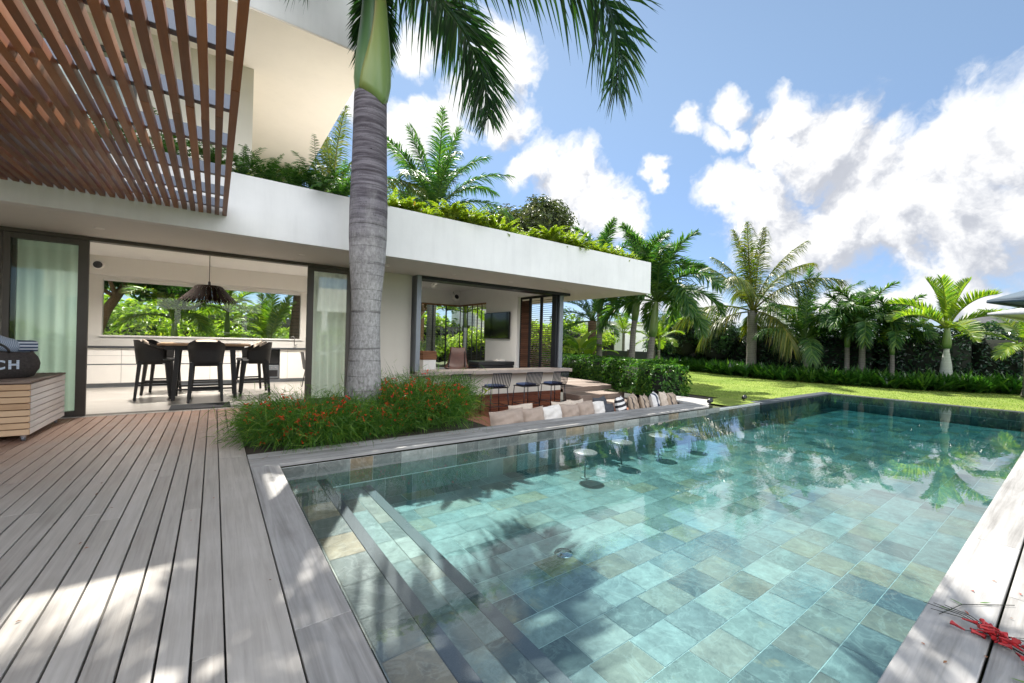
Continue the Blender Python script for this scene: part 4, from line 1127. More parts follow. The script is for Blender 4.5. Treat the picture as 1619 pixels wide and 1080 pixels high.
ac = empty('sling_armchair', (5.72, 10.6, 0), 'brown leather sling armchair in the bar lounge', 'armchair')
P = []
for (y_, z_, w_) in ((0.42, 0.40, 0.33), (0.25, 0.36, 0.36), (0.0, 0.33, 0.36), (-0.14, 0.40, 0.34), (-0.22, 0.55, 0.29), (-0.28, 0.78, 0.25), (-0.32, 0.99, 0.22), (-0.335, 1.0, 0.21)):
    P.append([(u * w_, y_, z_ + 0.09 * abs(u) ** 2 * (1 if y_ > -0.2 else 0.2)) for u in np.linspace(-1, 1, 11)])
mb = MB().grid(P); o = mb.xform(Matrix.Rotation(R(150), 4, 'Z')).build('sling', M['leather'], ac, True)
so = o.modifiers.new('thickness', 'SOLIDIFY'); so.thickness = 0.022
for sx in (-1, 1):
    MB().tube([(sx * 0.3, 0.40, 0.44), (sx * 0.26, -0.25, 0.01)], 0.013, 8).xform(Matrix.Rotation(R(150), 4, 'Z')).build('frame_bar', M['dark_metal'], ac, True)
    MB().tube([(sx * 0.2, -0.32, 0.95), (sx * 0.28, 0.3, 0.01)], 0.013, 8).xform(Matrix.Rotation(R(150), 4, 'Z')).build('frame_bar', M['dark_metal'], ac, True)
bo = empty('black_ottoman', (6.5, 10.0, 0), 'long low black ottoman behind the bar counter', 'ottoman')
MB().box(-0.6, 0.6, -0.3, 0.3, 0.12, 0.54).build('base', M['black'], bo, bevel=0.02)
MB().box(-0.61, 0.61, -0.31, 0.31, 0.545, 0.66).build('seat_pad', M['black'], bo, bevel=0.02)
for sx in (-1, 1):
    for sy in (-1, 1): MB().box(sx * 0.5 - 0.03, sx * 0.5 + 0.03, sy * 0.24 - 0.03, sy * 0.24 + 0.03, 0.002, 0.119).build('foot', M['dark_metal'], bo)
tag(MB().box(-0.14, 0.14, -0.1, 0.1, 0, 0.02).box(-0.12, 0.13, -0.09, 0.1, 0.021, 0.035).build('magazines', M['offwhite'], None, bevel=0.002, loc=(6.75, 9.95, 0.663)), 'pale magazines lying on the black ottoman', 'magazines')
pd = empty('plant_stand', (4.30, 9.55, 0), 'white plant stand just inside the bar window', 'stand')
MB().box(-0.17, 0.17, -0.17, 0.17, 0.04, 0.74).build('body', M['gloss_white'], pd, bevel=0.008)
MB().box(-0.15, 0.15, -0.15, 0.15, 0.002, 0.039).build('foot', M['steel_grey'], pd)
mb = MB()
for k in range(4):
    z = 0.0 + 0.052 * k
    mb.box(-0.18, 0.18, -0.18, -0.155, z, z + 0.05, rnd.random()); mb.box(-0.18, 0.18, 0.155, 0.18, z, z + 0.05, rnd.random())
    mb.box(-0.18, -0.155, -0.154, 0.154, z, z + 0.05, rnd.random()); mb.box(0.155, 0.18, -0.154, 0.154, z, z + 0.05, rnd.random())
mb.box(-0.154, 0.154, -0.154, 0.154, 0.002, 0.17, 0.1)
tag(mb.build('wooden_crate', M['crate'], None, bevel=0.004, loc=(4.30, 9.55, 0.742)), 'rough brown wooden crate planter on the white stand', 'crate')

# ------------------------------------------------------------------ slatted box, basket bag and towels by the door
sb = empty('storage_box', (-1.63, 6.8, 0), 'pale slatted teak storage box on castors by the glass door', 'storage box')
BX, BY = -1.5, 1.32                                        # extents from its near right corner
mb = MB(); mb2 = MB()
for k in range(8):
    z = 0.075 + 0.071 * k
    mb.box(BX, 0.0, -0.001, 0.022, z, z + 0.060, rnd.random())
    mb2.box(-0.022, 0.0, 0.0225, BY, z, z + 0.060, rnd.random())
mb.build('front_slats', M['teak'], sb, bevel=0.003); mb2.build('side_slats', M['teak_lit_side'], sb, bevel=0.003)
MB().box(BX + 0.01, -0.024, 0.024, BY - 0.01, 0.07, 0.63).build('carcass', M['branch'], sb)
mb = MB()
for k in range(9): mb.box(BX, 0.004, -0.004 + k * 0.147, -0.004 + k * 0.147 + 0.144, 0.642, 0.664, rnd.random())
mb.build('lid', M['stepwood'], sb, bevel=0.003)
for (cx, cy_) in ((-0.06, 0.08), (-0.06, BY - 0.1), (BX + 0.1, 0.08), (BX + 0.1, BY - 0.1)):
    c_ = MB().box(-0.018, 0.018, -0.02, 0.02, 0.045, 0.07).build('castor', M['chrome'], sb, loc=(cx, cy_, 0))
    MB().lathe([(0.008, -0.012), (0.027, -0.012), (0.027, 0.012), (0.008, 0.012)], 18).xform(Matrix.Rotation(R(90), 4, 'Y')).build('wheel', M['steel_grey'], c_, True, loc=(0, 0, 0.027))
bg_ = empty('beach_bag', (-2.10, 7.42, 0.664), 'dark woven beach bag with big pale letters on the storage box', 'bag')
def bagwob(a, z): return 0.02 * math.sin(23 * a + 40 * z) + 0.012 * math.sin(61 * a)
mb = MB(); P = []
prof = ((0.30, 0.0), (0.345, 0.02), (0.385, 0.10), (0.395, 0.17), (0.37, 0.24), (0.335, 0.30), (0.325, 0.315), (0.31, 0.30), (0.33, 0.2))
nn = 64
P = np.zeros((len(prof), nn, 3))
for i, (r_, z_) in enumerate(prof):
    for k in range(nn):
        a = 2 * math.pi * k / nn
        rr = r_ * (1 + bagwob(a, z_) * (1 if i < 7 else 0))
        P[i, k] = (rr * math.cos(a), rr * 0.62 * math.sin(a), z_ + 0.012 * math.sin(3 * a) * (i > 3))
mb.grid(P, close=True); mb.add(P[0], [tuple(range(nn - 1, -1, -1))])
mb.build('body', M['wicker_bag'] if 'wicker_bag' in M else m_plain('dark_woven_bag', (0.045, 0.038, 0.036), 0.8, 0, 0.35, 50, 0.9, 90), bg_, True)
for sy in (-1, 1):
    MB().tube([(0.2 + 0.0 * t, sy * 0.2, 0.3) if t == 0 else (0.2 - 0.2 * (1 - math.cos(t)) + 0.0, sy * (0.2 + 0.02 * math.sin(t)), 0.3 + 0.13 * math.sin(t)) for t in np.linspace(0, math.pi, 12)], 0.013, 8).build('handle', M['black'], bg_, True)
cu = bpy.data.curves.new('letters', 'FONT'); cu.body = 'BEACH'; cu.size = 0.14; cu.align_x = 'CENTER'; cu.extrude = 0.004; cu.space_character = 1.25; cu.offset = 0.004
tmp = bpy.data.objects.new('letters_source', cu); col.objects.link(tmp)
me = bpy.data.meshes.new_from_object(tmp.evaluated_get(bpy.context.evaluated_depsgraph_get()))
bpy.data.objects.remove(tmp)
me.name = 'letters'
V = np.array([v.co[:] for v in me.vertices])
ang = V[:, 0] / 0.40
for v, a, p in zip(me.vertices, ang, V):                  # wrap the letters round the bag
    rr = 0.402 + p[2]
    v.co = (rr * math.sin(a + 0.12), -rr * 0.63 * math.cos(a + 0.12), 0.115 + p[1])
lo = bpy.data.objects.new('letters', me); col.objects.link(lo); lo.parent = bg_
me.materials.append(m_stripe('letter_paint', (0.62, 0.70, 0.80), (0.25, 0.35, 0.5), 55, 2, 0.75))
M['towel_a'] = m_stripe('patterned_towel', (0.55, 0.62, 0.72), (0.12, 0.18, 0.30), 60, 0)
M['towel_b'] = m_stripe('striped_towel', (0.60, 0.66, 0.74), (0.05, 0.08, 0.16), 26, 2)
def roll_towel(r, L, loc, rz, m, lab, ry=0):
    mb = MB(); P = []
    for i in range(15):
        P.append([])
        for k in range(40):
            a = 2 * math.pi * k / 40; rr = r * (1 + 0.03 * math.sin(5 * a + i))
            f_ = 1 - 0.25 * (abs(i - 7) / 7) ** 6
            P[-1].append(((i - 7) / 14 * L, rr * math.cos(a) * f_, rr * math.sin(a) * f_))
    P = np.array(P); mb.grid(P, close=True); mb.add(P[0], [tuple(range(40))]); mb.add(P[-1], [tuple(range(39, -1, -1))])
    o = mb.build('rolled_towel', m, None, True, loc=loc); o.rotation_euler = (0, ry, rz)
    return tag(o, lab, 'towel')
roll_towel(0.095, 0.30, (-2.02, 7.36, 1.06), R(40), M['towel_a'], 'rolled towel with a fine blue pattern in the beach bag', R(20))
roll_towel(0.075, 0.32, (-1.90, 7.46, 1.03), R(15), M['towel_b'], 'navy and white striped towel rolled in the beach bag')
roll_towel(0.08, 0.30, (-2.28, 7.42, 1.03), R(-20), M['charcoal'], 'dark navy towel at the left of the beach bag')

# ------------------------------------------------------------------ vegetation tools
def nrm(v): return v / np.maximum(np.linalg.norm(v, axis=-1, keepdims=True), 1e-9)
PROF = {2: [0.75, 1.0, 0.0], 3: [0.6, 1.0, 0.75, 0.0], 4: [0.5, 0.95, 1.0, 0.65, 0.0]}
def strips(mb, base, D, Wd, l, w, droop, var, seg=3):
    """n tapering leaf blades: base, direction, width direction, length, width, gravity droop"""
    n = len(base); D = nrm(D); Wd = nrm(Wd - D * np.sum(D * Wd, 1, keepdims=True))
    l, w, droop = (np.broadcast_to(np.asarray(a, float), (n,)) for a in (l, w, droop))
    pts = []
    for i in range(seg + 1):
        t = i / seg
        c = base + D * (l * t)[:, None]
        c[:, 2] -= droop * l * t * t
        k = w * PROF[seg][i] * 0.5
        pts.append((c - Wd * k[:, None], c + Wd * k[:, None]))
    for i in range(seg):
        a, b_ = pts[i]; c, d = pts[i + 1]
        if i == seg - 1: mb.quads(np.stack([a, b_, (c + d) / 2], 1), var)
        else: mb.quads(np.stack([a, b_, d, c], 1), var)
    return mb
def kites(mb, P, N, size, var, r, fold=0.18, asp=0.5):
    """n folded oval leaves lying roughly along the normals N"""
    n = len(P)
    N = nrm(N + r.normal(0, 0.45, (n, 3)))
    A = nrm(np.cross(N, r.normal(0, 1, (n, 3)))); B = np.cross(N, A)
    L = (size * r.uniform(0.7, 1.25, n))[:, None]
    W_ = L * asp
    base, tip = P - A * L * 0.5, P + A * L * 0.5 - N * L * 0.12
    l_, r_ = P - B * W_ * 0.5 + N * W_ * fold, P + B * W_ * 0.5 + N * W_ * fold
    mb.quads(np.stack([base, r_, tip], 1), var); mb.quads(np.stack([base, tip, l_], 1), var)
    return mb
def rachis(L, e0, e1, p, n=40):
    s = np.linspace(0, 1, n); e = e0 + (e1 - e0) * s ** p
    ds = L / (n - 1)
    x = np.concatenate([[0], np.cumsum(np.cos(e[:-1]) * ds)]); z = np.concatenate([[0], np.cumsum(np.sin(e[:-1]) * ds)])
    return s, e, x, z
def frond(seed, L, e0, e1, p=1.2, nl=60, ll=0.5, lw=0.035, droop=0.35, lift=0.25, plume=0.15, s0=0.12, rad=0.02, fwd=(0.5, 1.1), vr=(0.2, 0.9), twist=0.0):
    """pinnate palm leaf growing along +X from the origin"""
    r = np.random.default_rng(seed); e0, e1 = R(e0), R(e1)
    s, e, x, z = rachis(L, e0, e1, p)
    mb = MB()
    bend = twist * s ** 2 * L
    mb.tube([(x[i], bend[i], z[i]) for i in range(0, 40, 3)], [rad * (1 - 0.85 * s[i]) + 0.002 for i in range(0, 40, 3)], 5, 0.75)
    for sg in (-1, 1):
        q = np.linspace(s0, 0.995, nl) + r.uniform(-0.3, 0.3, nl) / nl; q = np.clip(q, 0, 1)
        bx, bz, be, bb = np.interp(q, s, x), np.interp(q, s, z), np.interp(q, s, e), np.interp(q, s, bend)
        base = np.stack([bx, bb, bz], 1)
        T = np.stack([np.cos(be), np.zeros(nl), np.sin(be)], 1); N = np.stack([-np.sin(be), np.zeros(nl), np.cos(be)], 1)
        S = np.tile(np.array([0, sg, 0.0]), (nl, 1))
        fa = fwd[0] + (fwd[1] - fwd[0]) * q + r.normal(0, 0.06, nl)
        up = lift + r.normal(0, plume, nl)
        D = S * np.cos(fa)[:, None] + T * np.sin(fa)[:, None] + N * up[:, None]
        prof = np.sin(np.pi * np.clip(0.16 + 0.80 * (q - s0) / (1 - s0), 0, 1)) ** 0.55
        l = ll * prof * r.uniform(0.88, 1.1, nl)
        strips(mb, base, D, T + N * r.normal(0, 0.35, (nl, 1)), l, lw * (0.6 + 0.4 * prof), droop * r.uniform(0.7, 1.3, nl), np.clip(r.uniform(vr[0], vr[1], nl), 0, 1))
    return mb
def fit_frond(reach, dz, e0, p=1.2):
    """length and end angle of a frond whose tip lies reach out and dz up from its root"""
    best = None
    for e1 in np.arange(-90, 60, 4.0):
        s, e, x, z = rachis(1.0, R(e0), R(e1), p)
        k = reach / max(x[-1], 0.05); err = abs(z[-1] * k - dz)
        if best is None or err < best[0]: best = (err, k, e1)
    return best[1], best[2]
def place_mesh(name, me, parent, loc=(0, 0, 0), rz=0.0, m=None):
    o = bpy.data.objects.new(name, me); col.objects.link(o)
    if parent is not None: o.parent = parent
    o.location = loc; o.rotation_euler = (0, 0, rz)
    if m is not None and not me.materials: me.materials.append(m)
    return o
def trunk_tube(pts, rad, n=14): return MB().tube(pts, rad, n)

FR = {}
def variants(key, spec):
    """frond meshes of a species, steep to low"""
    if key not in FR:
        FR[key] = [frond(100 + 7 * i + len(FR) * 50, *a[:3], **{**spec['kw'], **(a[3] if len(a) > 3 else {})}).mesh('frond') for i, a in enumerate(spec['arcs'])]
        for me in FR[key]: me.materials.append(spec['mat'])
    return FR[key]
SPECIES = {
    'coconut': dict(mat=M['coco_leaf'], kw=dict(nl=110, ll=0.9, lw=0.04, droop=0.85, lift=0.0, plume=0.12, rad=0.04, s0=0.14),
                    arcs=[(3.9, 88, 62), (4.0, 76, 30), (4.1, 62, 5), (3.9, 45, -25), (3.6, 22, -50), (3.0, -5, -70)]),
    'young': dict(mat=M['palm_leaf'], kw=dict(nl=92, ll=0.6, lw=0.032, droop=0.5, lift=0.12, plume=0.15, rad=0.03, s0=0.14),
                  arcs=[(2.9, 86, 58), (3.0, 72, 20), (3.0, 55, -10), (2.8, 35, -40), (2.4, 10, -60)]),
    'foxtail': dict(mat=M['palm_leaf'], kw=dict(nl=88, ll=0.5, lw=0.04, droop=0.3, lift=0.25, plume=0.35, rad=0.028, s0=0.16),
                    arcs=[(1.9, 82, 20, dict(p=1.5)), (2.1, 66, -30, dict(p=1.3)), (2.1, 50, -62), (1.9, 32, -80)]),
    'foxtail_big': dict(mat=M['palm_leaf'], kw=dict(nl=110, ll=0.6, lw=0.043, droop=0.32, lift=0.25, plume=0.38, rad=0.035, s0=0.16),
                        arcs=[(2.6, 84, 25, dict(p=1.5)), (2.7, 68, -20, dict(p=1.3)), (2.8, 52, -55), (2.6, 34, -80), (2.3, 10, -85)]),
    'bottle': dict(mat=M['lime_leaf'], kw=dict(nl=64, ll=0.5, lw=0.036, droop=0.14, lift=0.7, plume=0.08, rad=0.035, s0=0.15),
                   arcs=[(1.7, 80, 50), (1.8, 58, -5), (1.9, 36, -38), (1.8, 12, -50)]),
    'date': dict(mat=M['palm_leaf'], kw=dict(nl=60, ll=0.42, lw=0.03, droop=0.2, lift=0.35, plume=0.25, rad=0.03, s0=0.2),
                 arcs=[(1.8, 80, 45), (2.1, 55, -5), (2.2, 28, -40), (2.0, 0, -60)]),
    'garden': dict(mat=M['lime_leaf'], kw=dict(nl=70, ll=0.5, lw=0.032, droop=0.3, lift=0.25, plume=0.12, rad=0.025, s0=0.14),
                   arcs=[(2.0, 85, 50), (2.1, 68, 10), (2.1, 48, -25), (1.9, 22, -50)]),
}
def palm(name, label, base, H, species, nf, r0=0.12, r1=0.09, shaft=None, bark='coco_bark', lean=(0, 0), seed=0, group=None, scale=1.0, az0=0.0, prof=None, bend=None, skip=()):
    r = random.Random(seed)
    root = empty(name, base, label, 'palm tree', group)
    n = 12; pts, rad = [], []
    Hs = H - (shaft[0] if shaft else 0)
    for i in range(n + 1):
        t = i / n
        bx, by = (bend(t * Hs / H) if bend else (lean[0] * t * Hs / H, lean[1] * t * Hs / H))
        pts.append((bx, by, t * Hs - (0.05 if i == 0 else 0)))
        rr = (prof(t) if prof else r0 + (r1 - r0) * t + 0.35 * r0 * max(0, 1 - 7 * t))
        rad.append(rr * (1 + 0.03 * math.sin(9 * i)))
    trunk_tube(pts, rad).build('trunk', M[bark], root, True)
    top = (lean[0], lean[1]) if not bend else bend(1.0)
    if shaft:
        a = pts[-1]; m_ = 6
        pp = [(a[0] + (top[0] - a[0]) * t, a[1] + (top[1] - a[1]) * t, Hs + (H + 0.1 - Hs) * t) for t in np.linspace(0, 1, m_)]
        rr = [shaft[1] * k for k in (0.95, 1.12, 1.05, 0.85, 0.62, 0.4)]
        MB().tube(pp, rr, 12, np.repeat(np.array([0.25, 0.45, 0.55, 0.5, 0.6, 0.6]), 12)).build('crownshaft', M['shaft'], root, True)
    V = variants(species, SPECIES[species]); k = len(V)
    for i in range(nf):
        t = (i + 0.5) / nf
        vi = min(k - 1, int(t * k))
        az = az0 + i * 2.39996 + r.uniform(-0.25, 0.25)
        if i in skip: continue
        o = place_mesh('frond', V[vi], root, (top[0] + 0.04 * math.cos(az), top[1] + 0.04 * math.sin(az), H - 0.03 + 0.08 * (1 - t)), az)
        s_ = scale * r.uniform(0.9, 1.08); o.scale = (s_, s_, s_)
        o.rotation_euler = (r.uniform(-0.12, 0.12), r.uniform(-0.08, 0.08), az)
    return root

# ------------------------------------------------------------------ the big royal palm by the pool
CX, CY = 1.775, 6.10
rp = empty('royal_palm', (CX, CY, 0), 'tall royal palm with a smooth grey ringed trunk, in front of the roof fascia', 'palm tree')
zz = [-0.02, 0.15, 0.35, 0.6, 0.9, 1.25, 1.6, 1.95, 2.3, 2.7, 3.1, 3.5, 3.9, 4.3, 4.6, 4.74]
rr = [0.31, 0.285, 0.255, 0.238, 0.222, 0.205, 0.198, 0.215, 0.245, 0.262, 0.262, 0.25, 0.238, 0.232, 0.228, 0.222]
pz, pr_ = [], []
zf = np.linspace(-0.02, 4.74, 70)
for z in zf:
    k = np.interp(z, zz, rr); ringp = (z * 7.5) % 1.0
    pz.append((0.01 * math.sin(z * 0.9), 0.012 * math.sin(z * 1.3), z)); pr_.append(k * (1 + 0.006 * math.sin(z * 23) * math.sin(z * 7.1)))
MB().tube(pz, pr_, 32).build('trunk', M['royal_bark'], rp, True)
zz2 = [4.70, 4.76, 4.95, 5.2, 5.5, 5.8, 6.1, 6.35]; rr2 = [0.205, 0.222, 0.245, 0.235, 0.205, 0.175, 0.155, 0.12]
MB().tube([(0, 0, z) for z in zz2], rr2, 28, np.repeat([0.15, 0.15, 0.2, 0.2, 0.12, 0.1, 0.1, 0.2], 28)).build('crownshaft', M['shaft'], rp, True)
# the outermost sheath, split and turning yellow, wrapped round the right side
P = []
for z in np.linspace(4.74, 6.35, 16):
    t = (z - 4.74) / 1.61
    a0, a1 = R(-150 + 50 * t ** 0.8 + 12 * math.sin(3 * t)), R(20 - 25 * t)
    rad_ = np.interp(z, zz2, rr2) + 0.016 + 0.022 * math.sin(math.pi * t)
    P.append([((rad_ + 0.012 * (abs(u) > 0.95)) * math.cos(a0 + (a1 - a0) * (u + 1) / 2), (rad_ + 0.012 * (abs(u) > 0.95)) * math.sin(a0 + (a1 - a0) * (u + 1) / 2), z + 0.16 * max(0, u) ** 2 * (1 - t) - 0.17 * (1 - t) * (1 - abs(u))) for u in np.linspace(-1, 1, 15)])
P = np.array(P)
o = MB().grid(P, np.array([[min(1, 0.45 + 0.25 * i / 15 + 0.35 * (abs(j - 7) / 7) ** 3 + 0.25 * (i > 12)) for j in range(15)] for i in range(16)]).ravel()).build('leaf_sheath', M['shaft'], rp, True)
so = o.modifiers.new('thickness', 'SOLIDIFY'); so.thickness = 0.012
ROYAL = dict(nl=190, ll=0.74, lw=0.046, droop=0.5, lift=0.12, plume=0.42, rad=0.035, s0=0.1, fwd=(0.35, 0.95))
for k, (az, reach, dz, e0, p, ll) in enumerate((
        (R(15), 3.5, -90, 70, 0.8, 0.86),          # hanging beside the trunk on the right
        (R(-40), 5.0, -105, 40, 1.2, 0.95),        # the long one over the pool
        (R(72), 0.9, -1.9, 55, 0.8, 0.5),
        (R(197), 1.0, -0.95, 55, 1.0, 0.7),
        (R(-85), 2.4, 0.8, 66, 1.3, 0.8),
        (R(135), 1.8, 1.5, 72, 1.3, 0.7),
        (R(-65), 1.6, 1.9, 78, 1.3, 0.75))):
    L, e1 = (reach, dz) if dz < -50 else fit_frond(reach, dz, e0, p)   # length and end angle, or fitted to a tip
    me = frond(500 + k, L, e0, e1, p, **{**ROYAL, 'll': ll, 'vr': (0.1, 0.85)}).mesh('frond')
    place_mesh('frond', me, rp, (0.06 * math.cos(az), 0.06 * math.sin(az), 6.28), az, M['royal_leaf'])

# ------------------------------------------------------------------ red-flowered bushes in the bed
def russelia(label, c, rx, ry, h, n, nfl, seed):
    r = np.random.default_rng(seed); root = empty('firecracker_bush', (c[0], c[1], -0.01), label, 'bush')
    rho = np.sqrt(r.uniform(0, 1, n)); th = r.uniform(0, 2 * math.pi, n)
    bx, by = 0.55 * rx * rho * np.cos(th), 0.55 * ry * rho * np.sin(th)
    base = np.stack([bx, by, np.zeros(n)], 1)
    out = np.stack([np.cos(th) * rx, np.sin(th) * ry, np.zeros(n)], 1) * (0.25 + 0.75 * rho[:, None]) + r.normal(0, 0.12, (n, 3))
    D = out * 0.75 + np.array([0, 0, 1.0]) * (h * r.uniform(1.1, 2.1, n))[:, None]
    l = np.linalg.norm(D, axis=1) * r.uniform(0.75, 1.15, n)
    mb = MB()
    strips(mb, base, D, r.normal(0, 1, (n, 3)), l, r.uniform(0.004, 0.008, n), r.uniform(0.25, 0.8, n), np.clip(r.normal(0.45, 0.22, n), 0, 1), 4)
    # side twigs near the ends of the arching stems
    Dn = nrm(D); m_ = 3; dr = r.uniform(0.25, 0.7, n)
    for q in range(m_):
        t = r.uniform(0.35, 0.95, n)
        p = base + Dn * (l * t)[:, None]; p[:, 2] -= dr * l * t * t
        d2 = Dn * 0.7 + r.normal(0, 0.55, (n, 3)); d2[:, 2] -= 0.35
        strips(mb, p, d2, r.normal(0, 1, (n, 3)), r.uniform(0.08, 0.2, n), r.uniform(0.004, 0.007, n), r.uniform(0.1, 0.5, n), np.clip(r.normal(0.5, 0.25, n), 0, 1), 2)
    m2 = n // 2; a_ = r.uniform(0, 2 * math.pi, m2); q_ = np.sqrt(r.uniform(0, 1, m2))
    hh = h * 0.92 * np.sqrt(np.maximum(0.02, 1 - q_ ** 2.6)) * r.uniform(0.55, 1.02, m2)
    kites(mb, np.stack([rx * 0.95 * q_ * np.cos(a_), ry * 0.92 * q_ * np.sin(a_), np.maximum(hh, 0.03)], 1), np.stack([np.cos(a_), np.sin(a_), np.ones(m2)], 1), 0.045, np.clip(r.normal(0.5, 0.28, m2), 0, 1), r, 0.1, 0.22)
    mb.build('foliage', M['grassy'], root)
    mb = MB()
    for i in range(nfl):
        k = r.integers(n)
        t = r.uniform(0.55, 1.0)
        p = base[k] + Dn[k] * l[k] * t; p[2] -= 0.5 * l[k] * t * t
        if (p[0] / rx) ** 2 + (p[1] / ry) ** 2 > 1.0: continue
        p[2] = max(p[2], 0.04) + 0.02
        for q in range(r.integers(1, 5)):
            pp = p + r.normal(0, 0.022, 3); d = nrm(r.normal(0, 1, 3) + np.array([0, 0, -0.4])); L = r.uniform(0.03, 0.05)
            a = Vector(pp); b_ = Vector(pp + d * L)
            mb.tube([a, a + (b_ - a) * 0.75, b_], [0.004, 0.008, 0.0125], 5, r.uniform(0, 1))
    struct(mb.build('flowers', M['red_flower'], root), 'stuff')
    return root
russelia('wide fine-leaved bush with red flowers left of the palm trunk, beside the deck', (1.0, 5.85), 0.70, 0.85, 0.37, 5200, 480, 1)
russelia('fine-leaved red-flowered bush in front of the palm trunk, along the coping', (1.75, 5.52), 0.6, 0.42, 0.33, 2600, 240, 2)
russelia('taller red-flowered bush right of the palm trunk, in front of the bar stools', (2.62, 6.05), 0.74, 0.95, 0.54, 5600, 640, 3)
sg = empty('yellow_leaf_sprig', (3.22, 5.75, 0), 'thin plant with yellow leaves rising above the red-flowered bush', 'plant')
MB().tube([(0, 0, 0), (0.2, 0.02, 0.25), (0.5, 0.05, 0.42)], [0.006, 0.005, 0.003], 6).tube([(0, 0, 0), (-0.15, 0.0, 0.3), (-0.32, 0.05, 0.62)], [0.005, 0.004, 0.002], 6).build('stem', M['branch'], sg, True)
r_ = np.random.default_rng(5); n = 12
b0 = np.stack([np.linspace(0.15, 0.5, n), np.full(n, 0.04), np.linspace(0.2, 0.42, n)], 1)
strips(MB(), b0, r_.normal(0, 0.6, (n, 3)) + np.array([0.2, 0, 0.9]), r_.normal(0, 1, (n, 3)), 0.14, 0.035, 0.4, r_.uniform(0.5, 1, n), 4).build('leaves', M['lime_leaf'], sg)

# ------------------------------------------------------------------ hedges, bushes, trees
def leafmass(label, cat, name, pts_fn, n, size, mname, seed, core=None, kind=None, group=None, loc=(0, 0, 0), asp=0.5):
    r = np.random.default_rng(seed)
    P, N, v = pts_fn(r, n)
    mb = kites(MB(), P, N, size, np.clip(v, 0, 1), r, asp=asp)
    o = mb.build(name, M[mname], None, loc=loc)
    tag(o, label, cat, group)
    if core is not None:
        core.build('shade_core', M['core'], o, True)  # opaque dark filler added inside the leaves to block light
    return o
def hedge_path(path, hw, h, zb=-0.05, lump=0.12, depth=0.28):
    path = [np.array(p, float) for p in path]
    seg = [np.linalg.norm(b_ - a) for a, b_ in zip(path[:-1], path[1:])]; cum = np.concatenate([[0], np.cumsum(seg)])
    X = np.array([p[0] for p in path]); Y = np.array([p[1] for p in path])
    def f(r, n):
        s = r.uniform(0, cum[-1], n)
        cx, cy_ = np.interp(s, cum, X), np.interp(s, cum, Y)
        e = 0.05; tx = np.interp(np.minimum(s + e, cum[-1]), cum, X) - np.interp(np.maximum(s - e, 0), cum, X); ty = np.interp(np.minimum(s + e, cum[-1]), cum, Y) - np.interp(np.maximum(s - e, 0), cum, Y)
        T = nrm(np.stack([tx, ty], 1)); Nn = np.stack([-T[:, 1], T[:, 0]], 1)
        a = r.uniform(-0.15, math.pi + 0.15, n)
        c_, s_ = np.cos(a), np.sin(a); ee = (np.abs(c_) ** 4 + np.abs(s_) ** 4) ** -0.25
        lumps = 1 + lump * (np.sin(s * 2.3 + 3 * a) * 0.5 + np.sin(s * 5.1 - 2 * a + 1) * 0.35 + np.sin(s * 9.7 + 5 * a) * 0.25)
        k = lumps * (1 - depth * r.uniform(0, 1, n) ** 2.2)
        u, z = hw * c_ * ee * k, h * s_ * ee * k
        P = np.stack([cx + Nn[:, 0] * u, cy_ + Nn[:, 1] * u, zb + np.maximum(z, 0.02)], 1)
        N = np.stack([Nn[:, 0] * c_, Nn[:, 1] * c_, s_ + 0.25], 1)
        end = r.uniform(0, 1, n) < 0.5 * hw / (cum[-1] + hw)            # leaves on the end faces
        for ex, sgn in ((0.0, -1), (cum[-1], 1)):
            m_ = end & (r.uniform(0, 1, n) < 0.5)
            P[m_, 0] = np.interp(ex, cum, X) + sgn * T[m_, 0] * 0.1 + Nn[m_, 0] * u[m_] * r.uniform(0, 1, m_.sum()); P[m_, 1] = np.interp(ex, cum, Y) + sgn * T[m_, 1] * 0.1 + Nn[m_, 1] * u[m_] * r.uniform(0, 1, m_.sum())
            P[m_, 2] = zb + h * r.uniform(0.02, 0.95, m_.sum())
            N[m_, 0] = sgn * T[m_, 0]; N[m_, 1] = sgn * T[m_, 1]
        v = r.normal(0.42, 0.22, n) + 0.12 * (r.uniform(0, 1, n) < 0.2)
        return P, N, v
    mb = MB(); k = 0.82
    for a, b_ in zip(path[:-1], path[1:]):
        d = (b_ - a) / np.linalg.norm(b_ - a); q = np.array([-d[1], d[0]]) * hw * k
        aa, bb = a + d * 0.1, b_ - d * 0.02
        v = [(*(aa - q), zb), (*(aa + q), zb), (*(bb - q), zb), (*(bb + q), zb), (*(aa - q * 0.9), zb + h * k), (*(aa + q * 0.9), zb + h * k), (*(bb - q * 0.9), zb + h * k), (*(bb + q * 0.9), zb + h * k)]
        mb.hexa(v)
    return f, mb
def blob(c, rad, clumps=26, cr=0.42, seed=0, flat=0.0):
    r0 = np.random.default_rng(seed)
    d = nrm(r0.normal(0, 1, (clumps, 3))); d[:, 2] = np.where(d[:, 2] < -0.35, -d[:, 2], d[:, 2])
    cc = np.array(c) + d * np.array(rad) * r0.uniform(0.45, 0.95, (clumps, 1)); tone = r0.normal(0, 0.16, clumps)
    def f(r, n):
        k = r.integers(0, clumps, n); u = nrm(r.normal(0, 1, (n, 3)))
        P = cc[k] + u * np.array(rad) * cr * (r.uniform(0, 1, (n, 1)) ** 0.45)
        P[:, 2] = np.maximum(P[:, 2], 0.03)
        return P, u + nrm(P - np.array(c)) + np.array([0, 0, 0.4]), r.normal(0.42, 0.2, n) + tone[k]
    mb = MB(); g_ = [(rad[0] * 0.5, 0)]
    return f, mb.lathe([(0.01, -0.6), (0.42, -0.45), (0.6, 0.0), (0.45, 0.42), (0.01, 0.58)], 14, cap=False).xform(Matrix.Translation(c) @ Matrix.Diagonal((rad[0], rad[1], rad[2], 1)))

